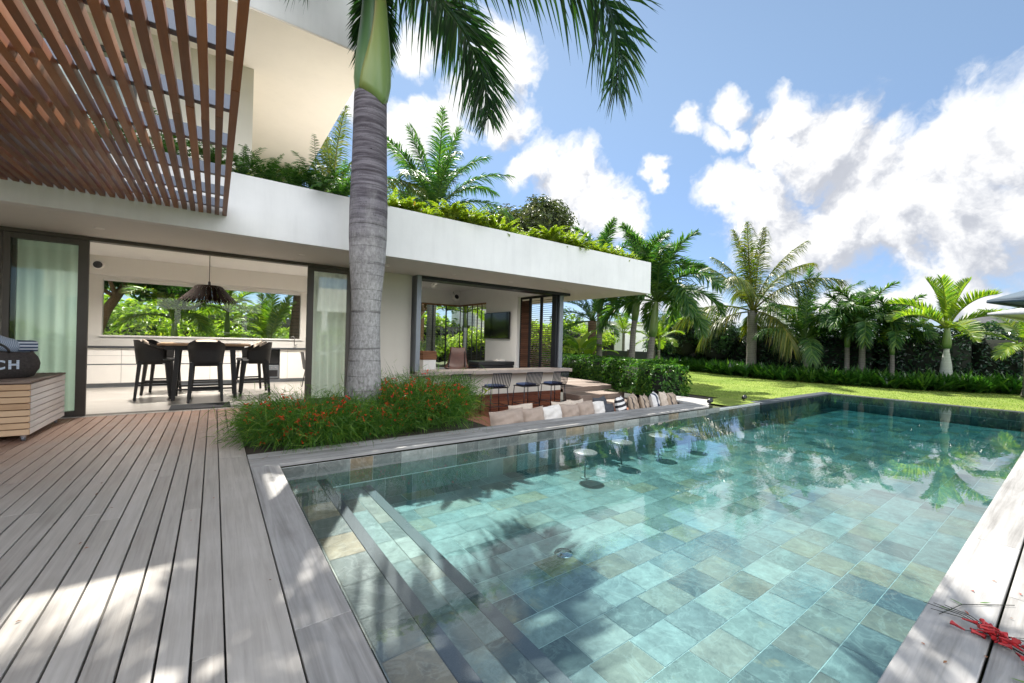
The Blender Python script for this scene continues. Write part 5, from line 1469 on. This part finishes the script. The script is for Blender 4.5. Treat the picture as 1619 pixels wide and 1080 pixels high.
f, core = hedge_path([(9.62, 6.25), (10.1, 7.7), (10.9, 9.2), (11.2, 13.5)], 0.58, 0.86, -0.08, 0.10)
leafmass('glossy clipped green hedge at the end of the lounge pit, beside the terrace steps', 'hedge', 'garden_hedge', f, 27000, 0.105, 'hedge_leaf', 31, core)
f, core = hedge_path([(24, 17), (23.3, 14), (21.9, 8), (22.0, 5), (22.7, 2.5), (24, 0.4), (27, -4)], 0.75, 2.2, -0.05, 0.17)
leafmass('tall dark hedge behind the row of small palms, along the far side of the lawn', 'hedge', 'boundary_hedge', f, 36000, 0.15, 'dark_leaf', 32, core)
# strap-leaved border in front of it
bp = np.array([(22.6, 16.5), (21.6, 13.0), (20.0, 9.6), (19.35, 7.3), (19.75, 5.2), (20.35, 3.2), (21.2, 2.0), (22.6, 0.7), (25, -2)])
cum = np.concatenate([[0], np.cumsum(np.linalg.norm(np.diff(bp, axis=0), axis=1))])
r_ = np.random.default_rng(33); nr, nb = 620, 17
s = r_.uniform(0, cum[-1], nr); off = r_.uniform(-0.62, 0.7, nr)
cx, cy_ = np.interp(s, cum, bp[:, 0]) + off, np.interp(s, cum, bp[:, 1])
base = np.repeat(np.stack([cx, cy_, np.full(nr, -0.05)], 1), nb, 0) + r_.normal(0, 0.03, (nr * nb, 3))
th = r_.uniform(0, 6.28, nr * nb); el = r_.uniform(0.55, 1.35, nr * nb)
D = np.stack([np.cos(th) * np.cos(el), np.sin(th) * np.cos(el), np.sin(el)], 1)
base[:, 2] = np.maximum(base[:, 2], -0.05)
o = strips(MB(), base, D, np.cross(D, np.array([0, 0, 1.0])), r_.uniform(0.6, 1.0, nr * nb), r_.uniform(0.055, 0.09, nr * nb), r_.uniform(0.15, 0.5, nr * nb), np.clip(r_.normal(0.45, 0.22, nr * nb), 0, 1), 4).build('border_planting', M['border_leaf'])
tag(o, 'low border of broad strap-leaved green plants along the far edge of the lawn', 'border plants')

SHR = [((21.6, 13.2), (1.5, 1.5, 1.7), 1.7, 'big dark glossy shrub left of the tallest coconut palm, nearest the foxtail palms'), ((21.4, 11.3), (1.2, 1.2, 1.45), 1.4, 'dark glossy shrub just left of the coconut palm trunk'),
       ((23.6, 15.6), (1.7, 1.6, 1.6), 1.6, 'dark shrub at the far left corner of the lawn, behind the clipped hedge')]
for k, ((x, y), rad, zc, lab) in enumerate(SHR):
    f, core = blob((x, y, zc), rad, 34, 0.36, 60 + k)
    leafmass(lab, 'shrub', 'dense_shrub', f, 6500, 0.15, 'shrub_leaf', 61 + k, core)

# short grass on the part of the lawn one can see
r_ = np.random.default_rng(77); n = 52000
gx, gy = r_.uniform(9.5, 21.5, n), r_.uniform(0.2, 12.5, n)
ok_ = ~((gx < 15.36) & (gy < 4.76)) & ~((gx < 10.7) & (gy < 8.4)) & (gx / np.maximum(gy, 0.1) > 1.15)
gx, gy = gx[ok_], gy[ok_]; n = len(gx)
D = np.stack([r_.normal(0, 0.5, n), r_.normal(0, 0.5, n), np.ones(n)], 1)
o = strips(MB(), np.stack([gx, gy, np.full(n, -0.074)], 1), D, r_.normal(0, 1, (n, 3)), r_.uniform(0.02, 0.042, n), 0.011, 0.3, np.clip(r_.normal(0.5, 0.25, n), 0, 1), 2).build('grass', m_leaf('grass_blade', (0.10, 0.17, 0.03), (0.17, 0.235, 0.045), (0.26, 0.30, 0.07), 0.4, 0.6))
struct(o, 'stuff'); o['label'] = 'short mown grass of the lawn'

# palms across the lawn
palm('coconut_palm', 'tallest coconut palm across the lawn, with long yellow-green upright fronds', (20.2, 9.0, -0.05), 3.0, 'coconut', 15, 0.21, 0.2, None, 'coco_bark', (0.1, 0.05), 1, az0=0.4)
palm('young_coconut_palm', 'drooping dark green coconut palm right of the tallest one', (20.6, 6.95, -0.05), 1.75, 'young', 16, 0.11, 0.10, None, 'coco_bark', (0, 0.05), 2, az0=1.2)
FX = [((20.9, 5.62), 2.15, 0.085, 'slim palm with a yellow-green crownshaft, left of the twin one by the dark hedge', 1.0, 3), ((20.9, 5.14), 2.25, 0.10, 'slim palm with a yellow-green crownshaft, right of its close twin', 1.1, 4), ((21.1, 4.28), 1.9, 0.07, 'thinnest of the crownshaft palms, left of the swollen bottle palm', 0.9, 5)]
for (x, y), H, r1, lab, sc_, sd_ in FX:
    palm('foxtail_palm', lab, (x, y, -0.05), H, 'foxtail', 13, r1 * 1.15, r1, (0.75, r1 * 1.05), 'coco_bark', (0, 0.02), sd_, 'slim crownshaft palms in the border', sc_)
palm('bottle_palm', 'bottle palm with a pale swollen trunk and arching lime fronds', (20.9, 2.82, -0.05), 2.2, 'bottle', 11, 0.2, 0.2, (0.75, 0.115), 'pale_bark', (0, 0), 6, prof=lambda t: 0.11 + 0.07 * math.sin(math.pi * min(1, t * 0.9 + 0.12)) ** 1.5 - 0.04 * t, scale=1.05, az0=0.9)
palm('border_palm', 'pale-fronded palm at the right edge, beyond the umbrellas', (20.4, 1.0, -0.05), 1.5, 'garden', 11, 0.10, 0.09, None, 'coco_bark', (0, 0), 7, scale=0.85)
# palms at the end of the house
palm('foxtail_palm', 'bushy foxtail palm with a green crownshaft at the right end of the house', (12.5, 9.05, -0.06), 2.85, 'foxtail_big', 17, 0.13, 0.10, (1.25, 0.135), 'coco_bark', (0, -0.3), 11, 'foxtail palms at the end of the house', 1.0, 0.3)
palm('foxtail_palm', 'foxtail palm with a bent trunk passing behind the corner of the roof', (12.6, 9.85, -0.06), 3.55, 'foxtail_big', 14, 0.12, 0.10, (1.35, 0.12), 'coco_bark', (0, -0.4), 12, 'foxtail palms at the end of the house', 0.92, 1.0, None, lambda t: (0.0, -0.12 * t - 0.32 * max(0, t - 0.5) ** 1.0))
palm('foxtail_palm', 'straight foxtail palm whose crown shows above the roof edge', (13.1, 11.85, -0.06), 4.25, 'foxtail_big', 14, 0.13, 0.10, (1.4, 0.125), 'coco_bark', (0, 0.1), 13, 'foxtail palms at the end of the house', 0.95, 2.0)
palm('date_palm', 'stout date palm with an orange-brown crown base under the roof corner', (14.2, 13.35, -0.06), 2.35, 'date', 18, 0.16, 0.2, None, 'brown_bark', (0, 0), 14, scale=0.95)
palm('garden_palm', 'small thin-stemmed palm beside the foxtail palm with the green crownshaft', (15.4, 10.6, -0.06), 1.5, 'garden', 10, 0.05, 0.045, (0.4, 0.05), 'coco_bark', (0, 0), 15, scale=0.62)
palm('garden_palm', 'small palm between the bent foxtail palm and the far shrubs', (17.5, 14.2, -0.06), 1.9, 'garden', 11, 0.08, 0.07, None, 'coco_bark', (0, 0), 16, scale=0.8)

def banana(label, base, H, seed, n=7):
    r = np.random.default_rng(seed); root = empty('banana_plant', base, label, 'banana plant')
    MB().tube([(0, 0, -0.02), (0.02, 0, H * 0.5), (0, 0.02, H)], [0.11, 0.09, 0.06], 12).build('stem', M['lime_leaf'], root, True)
    for k in range(n):
        az = k * 2.4 + r.uniform(-0.3, 0.3); e0 = R(78 - 8 * k + r.uniform(-5, 5)); L = r.uniform(1.2, 1.7)
        s, e, x, z = rachis(L, e0, e0 - R(80), 1.4, 18)
        P = []
        for i in range(18):
            q = max(0, (s[i] - 0.18) / 0.82); w_ = 0.24 * math.sin(math.pi * min(1, q * 0.93 + 0.05)) ** 0.6 if q > 0 else 0.012
            row_ = []
            for u in np.linspace(-1, 1, 7):
                row_.append((x[i] - math.sin(e[i]) * 0.12 * abs(u) * w_ / 0.24, u * w_ * (1 + 0.05 * math.sin(i * 2.3 + u * 3)), z[i] + math.cos(e[i]) * (0.09 * abs(u) - 0.05 * u * u) * w_ / 0.24 + 0.012 * math.sin(i * 3.1) * abs(u)))
            P.append(row_)
        o = MB().grid(np.array(P), r.uniform(0.3, 0.95)).build('leaf', M['lime_leaf'], root, True)
        o.location = (0, 0, H * 0.95); o.rotation_euler = (0, 0, az)
banana('banana plant with broad glossy leaves just right of the corner post', (12.4, 12.3, -0.06), 0.9, 3)
banana('smaller banana plant behind the clipped hedge, left of the foxtail trunks', (13.6, 12.9, -0.06), 0.6, 4, 6)

# garden behind the house, seen through the windows and past the end wall
r_ = random.Random(5)
GB = [(-5.5, 17, 1.3), (-3.6, 17.5, 1.1), (-2.4, 19, 1.5), (-1.0, 18, 1.0), (0.2, 19.5, 1.3), (1.4, 18, 1.1), (2.8, 18.5, 1.4), (4.6, 17.5, 1.2), (6.6, 18, 1.2), (8.2, 17.2, 0.9), (9.4, 18.2, 1.1), (10.8, 17.2, 1.2), (12.6, 17.5, 1.2), (14.8, 16.5, 1.3), (16.6, 16.4, 1.9), (19.0, 17.6, 2.1)]
for k, (x, y, s_) in enumerate(GB):
    f, core = blob((x, y + 1.2, s_ * 0.5), (s_ * 1.2, s_ * 1.0, s_ * (0.5 + 0.25 * (k % 3))), 22, 0.42, 80 + k)
    leafmass('sunlit yellow-green bush in the back garden, %s' % (('%s from the left' % ORD[k]) if k < 12 else ('%s from the right' % ORD[15 - k] if k < 15 else 'at the right end')), 'bush', 'garden_bush', f, 2600, 0.12 * s_ + 0.02, 'bright_leaf', 81 + k, core, None, 'bushes in the back garden')
f, core = hedge_path([(-22, 25), (-6, 25.5), (8, 26), (20, 25.5), (34, 24)], 1.2, 2.7, -0.1, 0.16)
leafmass('long high green hedge closing the back garden behind the house', 'hedge', 'back_hedge', f, 17000, 0.42, 'bright_leaf', 99, core)
for k, (x, y, H, sc_, lab) in enumerate(((-0.95, 15.7, 1.75, 1.0, 'lime palm in the middle of the kitchen window view'), (0.35, 16.6, 2.1, 0.95, 'lime palm with a thin green stem behind the pendant lamp'), (1.5, 15.8, 1.1, 0.95, 'low arching lime palm at the right of the kitchen window'), (-3.9, 17.4, 1.9, 1.0, 'lime palm at the left of the kitchen window'), (9.2, 16.4, 2.6, 1.0, 'lime palm outside the corner window of the bar lounge'))):
    palm('garden_palm', lab, (x, y, -0.1), H, 'garden', 12, 0.09, 0.08, (0.7, 0.075), 'pale_bark', (0, 0), 30 + k, scale=sc_, az0=k)
palm('date_palm', 'rough brown palm trunk at the right edge of the kitchen window', (2.08, 15.1, -0.1), 3.6, 'date', 14, 0.2, 0.19, None, 'brown_bark', (0.25, 0), 41)
def tree(name, label, base, path, rads, c, rad, n, size, leafm, seed, clumps=40, limbs=6, cr=0.34, asp=0.5):
    root = empty(name, base, label, 'tree')
    mb = MB().tube(path, rads, 12)
    r = random.Random(seed); top = Vector(path[-1]); mid = Vector(path[-2])
    for k in range(limbs):
        a = 6.28 * k / limbs + r.uniform(-0.4, 0.4)
        e = Vector(c) + Vector((rad[0] * 0.7 * math.cos(a), rad[1] * 0.7 * math.sin(a), rad[2] * r.uniform(-0.1, 0.6)))
        s_ = mid.lerp(top, r.uniform(0.4, 1.0)); m_ = s_.lerp(e, 0.5) + Vector((0, 0, 0.15 * rad[2]))
        mb.tube([s_, m_, e], [rads[-1] * 0.7, rads[-1] * 0.45, 0.02], 8)
    mb.build('trunk', M['branch'], root, True)
    f, core = blob(c, rad, clumps, cr, seed)
    rr_ = np.random.default_rng(seed); P, N, v = f(rr_, n)
    kites(MB(), P, N, size, np.clip(v, 0, 1), rr_, asp=asp).build('crown', M[leafm], root)
tree('broadleaf_tree', 'broadleaf tree with a slanting brown trunk at the left of the kitchen window', (-2.75, 15.6, -0.1), [(0, 0, -0.05), (0.1, 0, 1.0), (0.35, 0.05, 1.9), (0.75, 0.1, 2.7)], [0.16, 0.13, 0.12, 0.09], (1.1, 0.2, 2.75), (2.1, 1.3, 0.75), 3600, 0.24, 'fern_leaf', 7, 26, 6, 0.32, 0.42)
tree('shade_tree', 'round olive-green tree rising behind the planted roof', (14.1, 18.6, -0.1), [(0, 0, -0.05), (0.1, 0, 2.4), (0, 0.1, 4.6), (0.1, 0, 6.0)], [0.3, 0.24, 0.2, 0.14], (0.2, 0, 7.0), (3.3, 3.0, 2.4), 12000, 0.24, 'olive_leaf', 8, 60, 9, 0.26)
tree('background_tree', 'dark rounded tree behind the garden, left of the corner post', (9.5, 22.0, -0.1), [(0, 0, -0.05), (0, 0, 1.6), (0.1, 0.1, 2.6), (0.1, 0, 3.2)], [0.2, 0.16, 0.13, 0.1], (0, 0, 3.6), (2.4, 2.0, 1.6), 4500, 0.26, 'fern_leaf', 9, 36, 7, 0.3)
palm('coconut_palm', 'feathery coconut palm rising behind the roof, right of the royal palm trunk', (7.5, 16.3, -0.1), 6.7, 'young', 26, 0.2, 0.17, None, 'coco_bark', (0, 0), 21, 'coconut palms behind the roof', 1.35, 0.2)
palm('coconut_palm', 'sunlit coconut palm half hidden behind the royal palm trunk', (3.3, 15.6, -0.1), 6.2, 'coconut', 14, 0.2, 0.17, None, 'coco_bark', (0, 0), 22, 'coconut palms behind the roof', 0.85, 1.4)

# ------------------------------------------------------------------ plants along the roof edge
def fern_mesh(seed, n, L, mname, wide=1.0):
    r = np.random.default_rng(seed); mb = MB()
    for k in range(n):
        az = 2.4 * k + r.uniform(-0.3, 0.3); e0 = r.uniform(40, 88); l = L * r.uniform(0.6, 1.15)
        q = frond(seed * 40 + k, l, e0, e0 - r.uniform(50, 120), 1.3, 34, l * 0.14 * wide, 0.016 * wide, 0.2, 0.1, 0.08, 0.06, 0.004, (0.15, 0.6), (0.15, 0.95))
        q.xform(Matrix.Rotation(az, 4, 'Z')); mb.v += q.v; mb.a += q.a
        mb.f += [tuple(i + mb.n for i in f_) for f_ in q.f]; mb.n += q.n
    me = mb.mesh('fern'); me.materials.append(M[mname]); return me
FM = [fern_mesh(1, 26, 0.72, 'fern_leaf', 0.85), fern_mesh(2, 28, 0.62, 'fern_leaf', 0.9), fern_mesh(3, 22, 0.85, 'fern_leaf', 0.8)]
FY = [fern_mesh(4, 34, 0.42, 'yellow_fern', 0.95), fern_mesh(5, 38, 0.48, 'yellow_fern', 1.0), fern_mesh(6, 32, 0.38, 'yellow_fern', 1.1)]
xs_ = [-5.2, -4.3, -3.5, -2.7, -1.9, -1.2, -0.55, -0.05, 0.3, 0.62, 0.95, 1.25, 1.6, 1.95]
for k, x in enumerate(xs_):
    o = place_mesh('fern', FM[k % 3], None, (x, YF + 0.22 + r_.uniform(-0.06, 0.12), PAR - 0.05), r_.uniform(0, 6))
    s_ = r_.uniform(0.85, 1.2); o.scale = (s_,) * 3
    tag(o, 'dark green fern on the roof edge above the doors, %s from the left' % (ORD[k] if k < 12 else ('second from the right' if k == 12 else 'rightmost of its row')).replace(' from the left from', '') if k < 12 else 'dark green fern on the roof edge above the doors, %s' % ('second from the palm trunk' if k == 12 else 'right beside the palm trunk'), 'fern', 'ferns on the shaded roof edge')
xs_ = np.linspace(2.25, 9.1, 24)
for k, x in enumerate(xs_):
    o = place_mesh('fern', FY[k % 3], None, (float(x) + r_.uniform(-0.1, 0.1), YF + 0.24 + r_.uniform(-0.05, 0.3), PAR - 0.06), r_.uniform(0, 6))
    s_ = r_.uniform(0.8, 1.35) * (0.85 if x > 7.5 else 1.0); o.scale = (s_,) * 3
    w_ = ('%s from the palm trunk' % ORD[k]) if k < 12 else ('%s from the right end of the roof' % ORD[23 - k])
    tag(o, 'yellow-green fern on the sunny roof edge, %s' % w_, 'fern', 'ferns on the sunny roof edge')
r2 = np.random.default_rng(71); n = 9000
P = np.stack([r2.uniform(-5.5, XE - 0.2, n), YF + 0.16 + np.abs(r2.normal(0, 0.3, n)), PAR - 0.12 + np.abs(r2.normal(0, 0.10, n))], 1)
P[:, 2] += 0.05 * np.sin(P[:, 0] * 3.1) + 0.04 * np.sin(P[:, 0] * 7.7)
o = kites(MB(), P, np.tile([0, -0.4, 1.0], (n, 1)), 0.055, np.clip(r2.normal(0.45, 0.22, n), 0, 1), r2).build('roof_groundcover', M['bright_leaf'])
struct(o, 'stuff'); o['label'] = 'small-leaved ground cover filling the roof planter'
sr = empty('roof_shrub', (3.05, YF + 0.45, PAR - 0.1), 'small roof shrub with pinkish red flower heads right of the palm trunk', 'shrub')
f, _ = blob((0, 0, 0.16), (0.22, 0.2, 0.2), 10, 0.45, 5); q = np.random.default_rng(4); P, N, v = f(q, 500)
kites(MB(), P, N, 0.06, np.clip(v, 0, 1), q).build('foliage', M['yellow_fern'], sr)
mb = MB()
for k in range(5):
    c_ = (q.uniform(-0.2, 0.2), q.uniform(-0.15, 0.1), q.uniform(0.25, 0.4)); P = np.array(c_) + q.normal(0, 0.02, (24, 3)); kites(mb, P, q.normal(0, 1, (24, 3)), 0.03, q.uniform(0, 1, 24), q)
mb.build('flower_heads', M['red_flower'], sr)

# ------------------------------------------------------------------ twig of red flowers fallen on the coping
tw = empty('fallen_twig', (2.80, 0.19, 0.008), 'fallen twig of bright red tube flowers on the near timber coping', 'twig')
q = np.random.default_rng(9); mb = MB(); mf = MB()
mb.tube([(-0.02, 0.02, 0.01), (-0.1, -0.1, 0.012), (-0.05, -0.3, 0.006), (0.1, -0.55, 0.004)], [0.003, 0.003, 0.0025, 0.002], 6)
for k in range(4):
    a = R(58 + 9 * k); L = 0.22 + 0.02 * (k % 3)
    mb.tube([(0, 0, 0.012), (L * 0.5 * math.cos(a), L * 0.5 * math.sin(a), 0.03), (L * math.cos(a) * 1.0, L * math.sin(a), 0.012)], [0.0022, 0.0018, 0.0014], 5)
for k in range(34):
    p = np.array([q.normal(0.0, 0.052), q.normal(-0.01, 0.05), abs(q.normal(0.012, 0.012)) + 0.008]); a = q.uniform(0, 6.28)
    d = np.array([math.cos(a), math.sin(a), q.uniform(-0.1, 0.25)]); L = q.uniform(0.035, 0.055)
    A, B = Vector(p), Vector(p + d * L)
    mf.tube([A, A.lerp(B, 0.7), B], [0.003, 0.006, 0.0105], 6, 0.0)
    mb.tube([Vector((0, 0, 0.012)), A.lerp(Vector((0, 0, 0.02)), 0.5), A], 0.0012, 4)
mb.build('stems', M['core'], tw); struct(mf.build('flowers', m_plain('deep_red_flower', (0.36, 0.008, 0.012), 0.5, 0, 0.3, 60), tw), 'stuff')
for k, (x, y) in enumerate(((3.02, 0.30), (2.62, 0.05))):
    b_ = empty('dry_twig', (x, y, 0.007), ('thin dry stem lying on the coping beyond the red flowers', 'thin dry stem lying on the coping below the red flowers')[k], 'stem')
    MB().tube([(-0.2, 0.08, 0.002), (0.0, 0.03, 0.004), (0.22, -0.12, 0.002)], 0.0016, 5).build('stem', M['core'], b_)
    strips(MB(), np.array([[0.0, 0.03, 0.004], [0.1, -0.02, 0.004], [-0.1, 0.05, 0.003]]), np.array([[0.3, 0.9, 0.05], [0.6, -0.5, 0.05], [-0.4, 0.8, 0.05]]), np.tile([1.0, 0.2, 0], (3, 1)), 0.05, 0.01, 0.0, np.array([0.3, 0.5, 0.7]), 3).build('leaves', M['grassy'], b_)

# petals and dry leaves lying about
q = np.random.default_rng(15); mb = MB()
P = np.concatenate([np.stack([q.uniform(0.35, 3.2, 60), 4.98 - np.abs(q.normal(0, 0.10, 60)), np.full(60, 0.009)], 1), np.stack([q.uniform(1.8, 3.6, 26), q.uniform(-0.1, 0.4, 26), np.full(26, 0.009)], 1), np.stack([q.uniform(-1.5, 0.28, 26), q.uniform(1.6, 6.8, 26), np.full(26, 0.006)], 1)])
N = np.tile([0, 0, 3.0], (len(P), 1)); kites(mb, P, N, 0.022, q.uniform(0, 1, len(P)), q, 0.1, 0.45)
o = struct(mb.build('fallen_petals', m_leaf('dry_petals', (0.12, 0.06, 0.03), (0.25, 0.10, 0.04), (0.45, 0.05, 0.02), 0.1, 0.7)), 'stuff'); o['label'] = 'small dry leaves and petals scattered on the deck and coping'

# big dark pot, garden spot lamps, umbrellas, neighbouring buildings
pt = empty('garden_pot', (10.15, 7.45, PF), 'big round dark pot in front of the clipped hedge at the terrace steps', 'pot')
MB().lathe([(0.24, 0.0), (0.30, 0.06), (0.38, 0.25), (0.42, 0.42), (0.43, 0.44), (0.40, 0.44), (0.36, 0.36), (0.0, 0.35)], 32, cap=False).build('body', M['pot'], pt, True)
MB().lathe([(0.0, 0.37), (0.37, 0.372)], 24, cap=False).build('soil', M['soil'], pt)
for k, (x, y, lab) in enumerate(((8.62, 4.66, 'small black garden spot lamp at the end of the pool coping'), (10.45, 4.80, 'small black garden spot lamp on the lawn edge by the pool'))):
    l_ = empty('spot_lamp', (x, y, 0.0 if k == 0 else -0.05), lab, 'spot lamp', 'garden spot lamps by the pool')
    MB().lathe([(0.03, 0.004), (0.03, 0.015), (0.01, 0.02), (0.01, 0.05)], 12).build('stake', M['black'], l_, True)
    MB().lathe([(0.0, -0.06), (0.035, -0.055), (0.05, 0.0), (0.052, 0.05), (0.045, 0.05), (0.0, 0.04)], 16, cap=False).xform(Matrix.Rotation(R(75), 4, 'Y')).build('lamp_head', M['black'], l_, True, loc=(0, 0, 0.085))
def umbrella(label, tip, cen, zc, col_m, pole_h):
    u = empty('garden_umbrella', (cen[0], cen[1], 0.0), label, 'umbrella')
    t = Vector((tip[0] - cen[0], tip[1] - cen[1], tip[2])); ang0 = math.atan2(t.y, t.x); rad_ = math.hypot(t.x, t.y)
    ap = Vector((0, 0, zc)); mb = MB()
    cor = [Vector((rad_ * math.cos(ang0 + R(90) * k), rad_ * math.sin(ang0 + R(90) * k), tip[2])) for k in range(4)]
    for k in range(4):
        a, b_ = cor[k], cor[(k + 1) % 4]; P = []
        for i in range(9):
            s_ = i / 8
            P.append([tuple(ap.lerp(a.lerp(b_, j / 8), s_) - Vector((0, 0, 0.02 * math.sin(math.pi * s_)))) for j in range(9)])
        mb.grid(P)
        mb.grid([[tuple(a.lerp(b_, j / 8)) for j in range(9)], [tuple(a.lerp(b_, j / 8) + Vector((0, 0, -0.05))) for j in range(9)]])
    o = mb.build('canopy', col_m, u, True); so = o.modifiers.new('thickness', 'SOLIDIFY'); so.thickness = 0.006
    MB().tube([(0, 0, 0.0), (0, 0, zc + 0.06)], 0.03, 12).build('pole', M['dark_metal'], u, True)
    MB().lathe([(0.3, 0.002), (0.3, 0.06), (0.05, 0.08)], 24).build('base', M['dark_metal'], u)
    for k in range(4): MB().tube([ap - Vector((0, 0, 0.08)), ap.lerp(cor[k], 0.5) - Vector((0, 0, 0.14)), cor[k] - Vector((0, 0, 0.03))], 0.012, 6).build('rib', M['chrome'], u)
umbrella('dark blue-grey umbrella canopy at the right edge, beyond the pool', (12.0, 1.10, 2.27), (13.2, -0.75), 3.1, m_plain('blue_grey_canvas', (0.045, 0.075, 0.105), 0.8, 0, 0.06), 3)
umbrella('pale grey umbrella lower behind the dark blue-grey one', (15.0, 1.36, 2.22), (16.4, -0.5), 2.75, m_plain('pale_canvas', (0.36, 0.37, 0.385), 0.8, 0, 0.05), 3)
def building(label, x0, x1, y0, y1, h, roof, openings):
    b_ = empty('neighbour_house', ((x0 + x1) / 2, (y0 + y1) / 2, -0.1), label, 'house')
    T_ = Matrix.Translation((-(x0 + x1) / 2, -(y0 + y1) / 2, 0.1))
    MB().box(x0, x1, y0, y1, -0.1, h).xform(T_).build('wall', M['white'], b_)
    if roof == 'flat': MB().box(x0 - 0.15, x1 + 0.15, y0 - 0.15, y1 + 0.15, h + 0.003, h + 0.22).xform(T_).build('roof', M['soffit'], b_)
    else:
        e = 0.7; xm, ym = (x0 + x1) / 2, (y0 + y1) / 2
        v = [(x0 - e, y0 - e, h - 0.1), (x1 + e, y0 - e, h - 0.1), (x1 + e, y1 + e, h - 0.1), (x0 - e, y1 + e, h - 0.1), (xm, ym - (y1 - y0) * 0.2, roof), (xm, ym + (y1 - y0) * 0.2, roof)]
        MB().add(v, [(0, 1, 4), (1, 2, 5, 4), (2, 3, 5), (3, 0, 4, 5), (3, 2, 1, 0)]).xform(T_).build('roof', m_plain('grey_thatch', (0.055, 0.057, 0.06), 0.9, 0, 0.25, 3, 0.6, 30), b_)
    for (yy0, yy1, z0, z1) in openings:
        w_ = MB().box(x0 - 0.03, x0 + 0.0, yy0, yy1, z0, z1).xform(T_).build('window', M['bronze'], b_)
        MB().box(x0 - 0.035, x0 - 0.031, yy0 + 0.06, yy1 - 0.06, z0 + 0.06, z1 - 0.06).xform(T_).build('pane', M['black'], w_)
building('low white flat-roofed building far beyond the dark hedge', 45, 52, 14.5, 20.4, 4.1, 'flat', ((17.0, 17.9, 2.2, 3.4), (19.0, 19.6, 2.2, 3.4)))
building('white neighbouring house glimpsed past the corner post, behind the banana leaves', 24, 30, 19.5, 27, 2.7, 'flat', ((20.3, 21.6, 0.4, 2.1), (23.0, 24.4, 0.4, 2.1)))
building('house with a grey thatched roof behind the umbrellas at the right edge', 34, 41, -5, 3.4, 3.0, 4.5, ((0.5, 2.0, 1.0, 2.2),))
building('white house wall seen through the corner window of the bar lounge', 13.5, 17, 22.8, 26, 3.4, 'flat', ((23.4, 24.4, 1, 2.2),))
fe = empty('garden_fence', (17.4, 15.2, -0.08), 'dark low garden fence behind the clipped hedge, near the banana plants', 'fence')
MB().box(-0.04, 0.04, -3.0, 3.0, 0.08, 0.98).build('panel', M['charcoal'], fe)
for k in range(5): MB().box(-0.05, 0.05, -3.0 + 1.5 * k - 0.05, -3.0 + 1.5 * k + 0.05, 0.0, 1.06).xform(Matrix.Translation((-0.1, 0, 0))).build('post', M['bronze'], fe)

pv = empty('garden_pavilion', (4.0, -14.0, -0.05), 'white flat-roofed open pavilion facing the villa from across the garden', 'pavilion')
MB().box(-11, 11, 0.0, 0.3, 3.0, 4.6).box(-11, 11, -6, 0.0, 4.0, 4.3).build('roof', M['white'], pv)
MB().box(-11, 11, -6, -5.8, 0, 4.0).build('back_wall', M['white'], pv)
for k in range(6): MB().box(-10.6 + 4.2 * k, -10.25 + 4.2 * k, 0.02, 0.28, 0, 3.0).build('column', M['white'], pv)
for k, (x, y, s_) in enumerate(((-7.5, -11.5, 0.9), (-2.5, -11.8, 1.0), (1.0, -11.6, 0.8), (6.0, -12.0, 1.0), (10.5, -11.6, 0.9))):
    f, core = blob((x, y, s_ * 0.8), (s_ * 1.3, s_, s_), 20, 0.42, 180 + k)
    leafmass('rounded green bush in front of the garden pavilion, %s from its left end' % ORD[4 - k], 'bush', 'garden_bush', f, 1500, 0.15, 'bright_leaf', 181 + k, core, None, 'bushes before the pavilion')
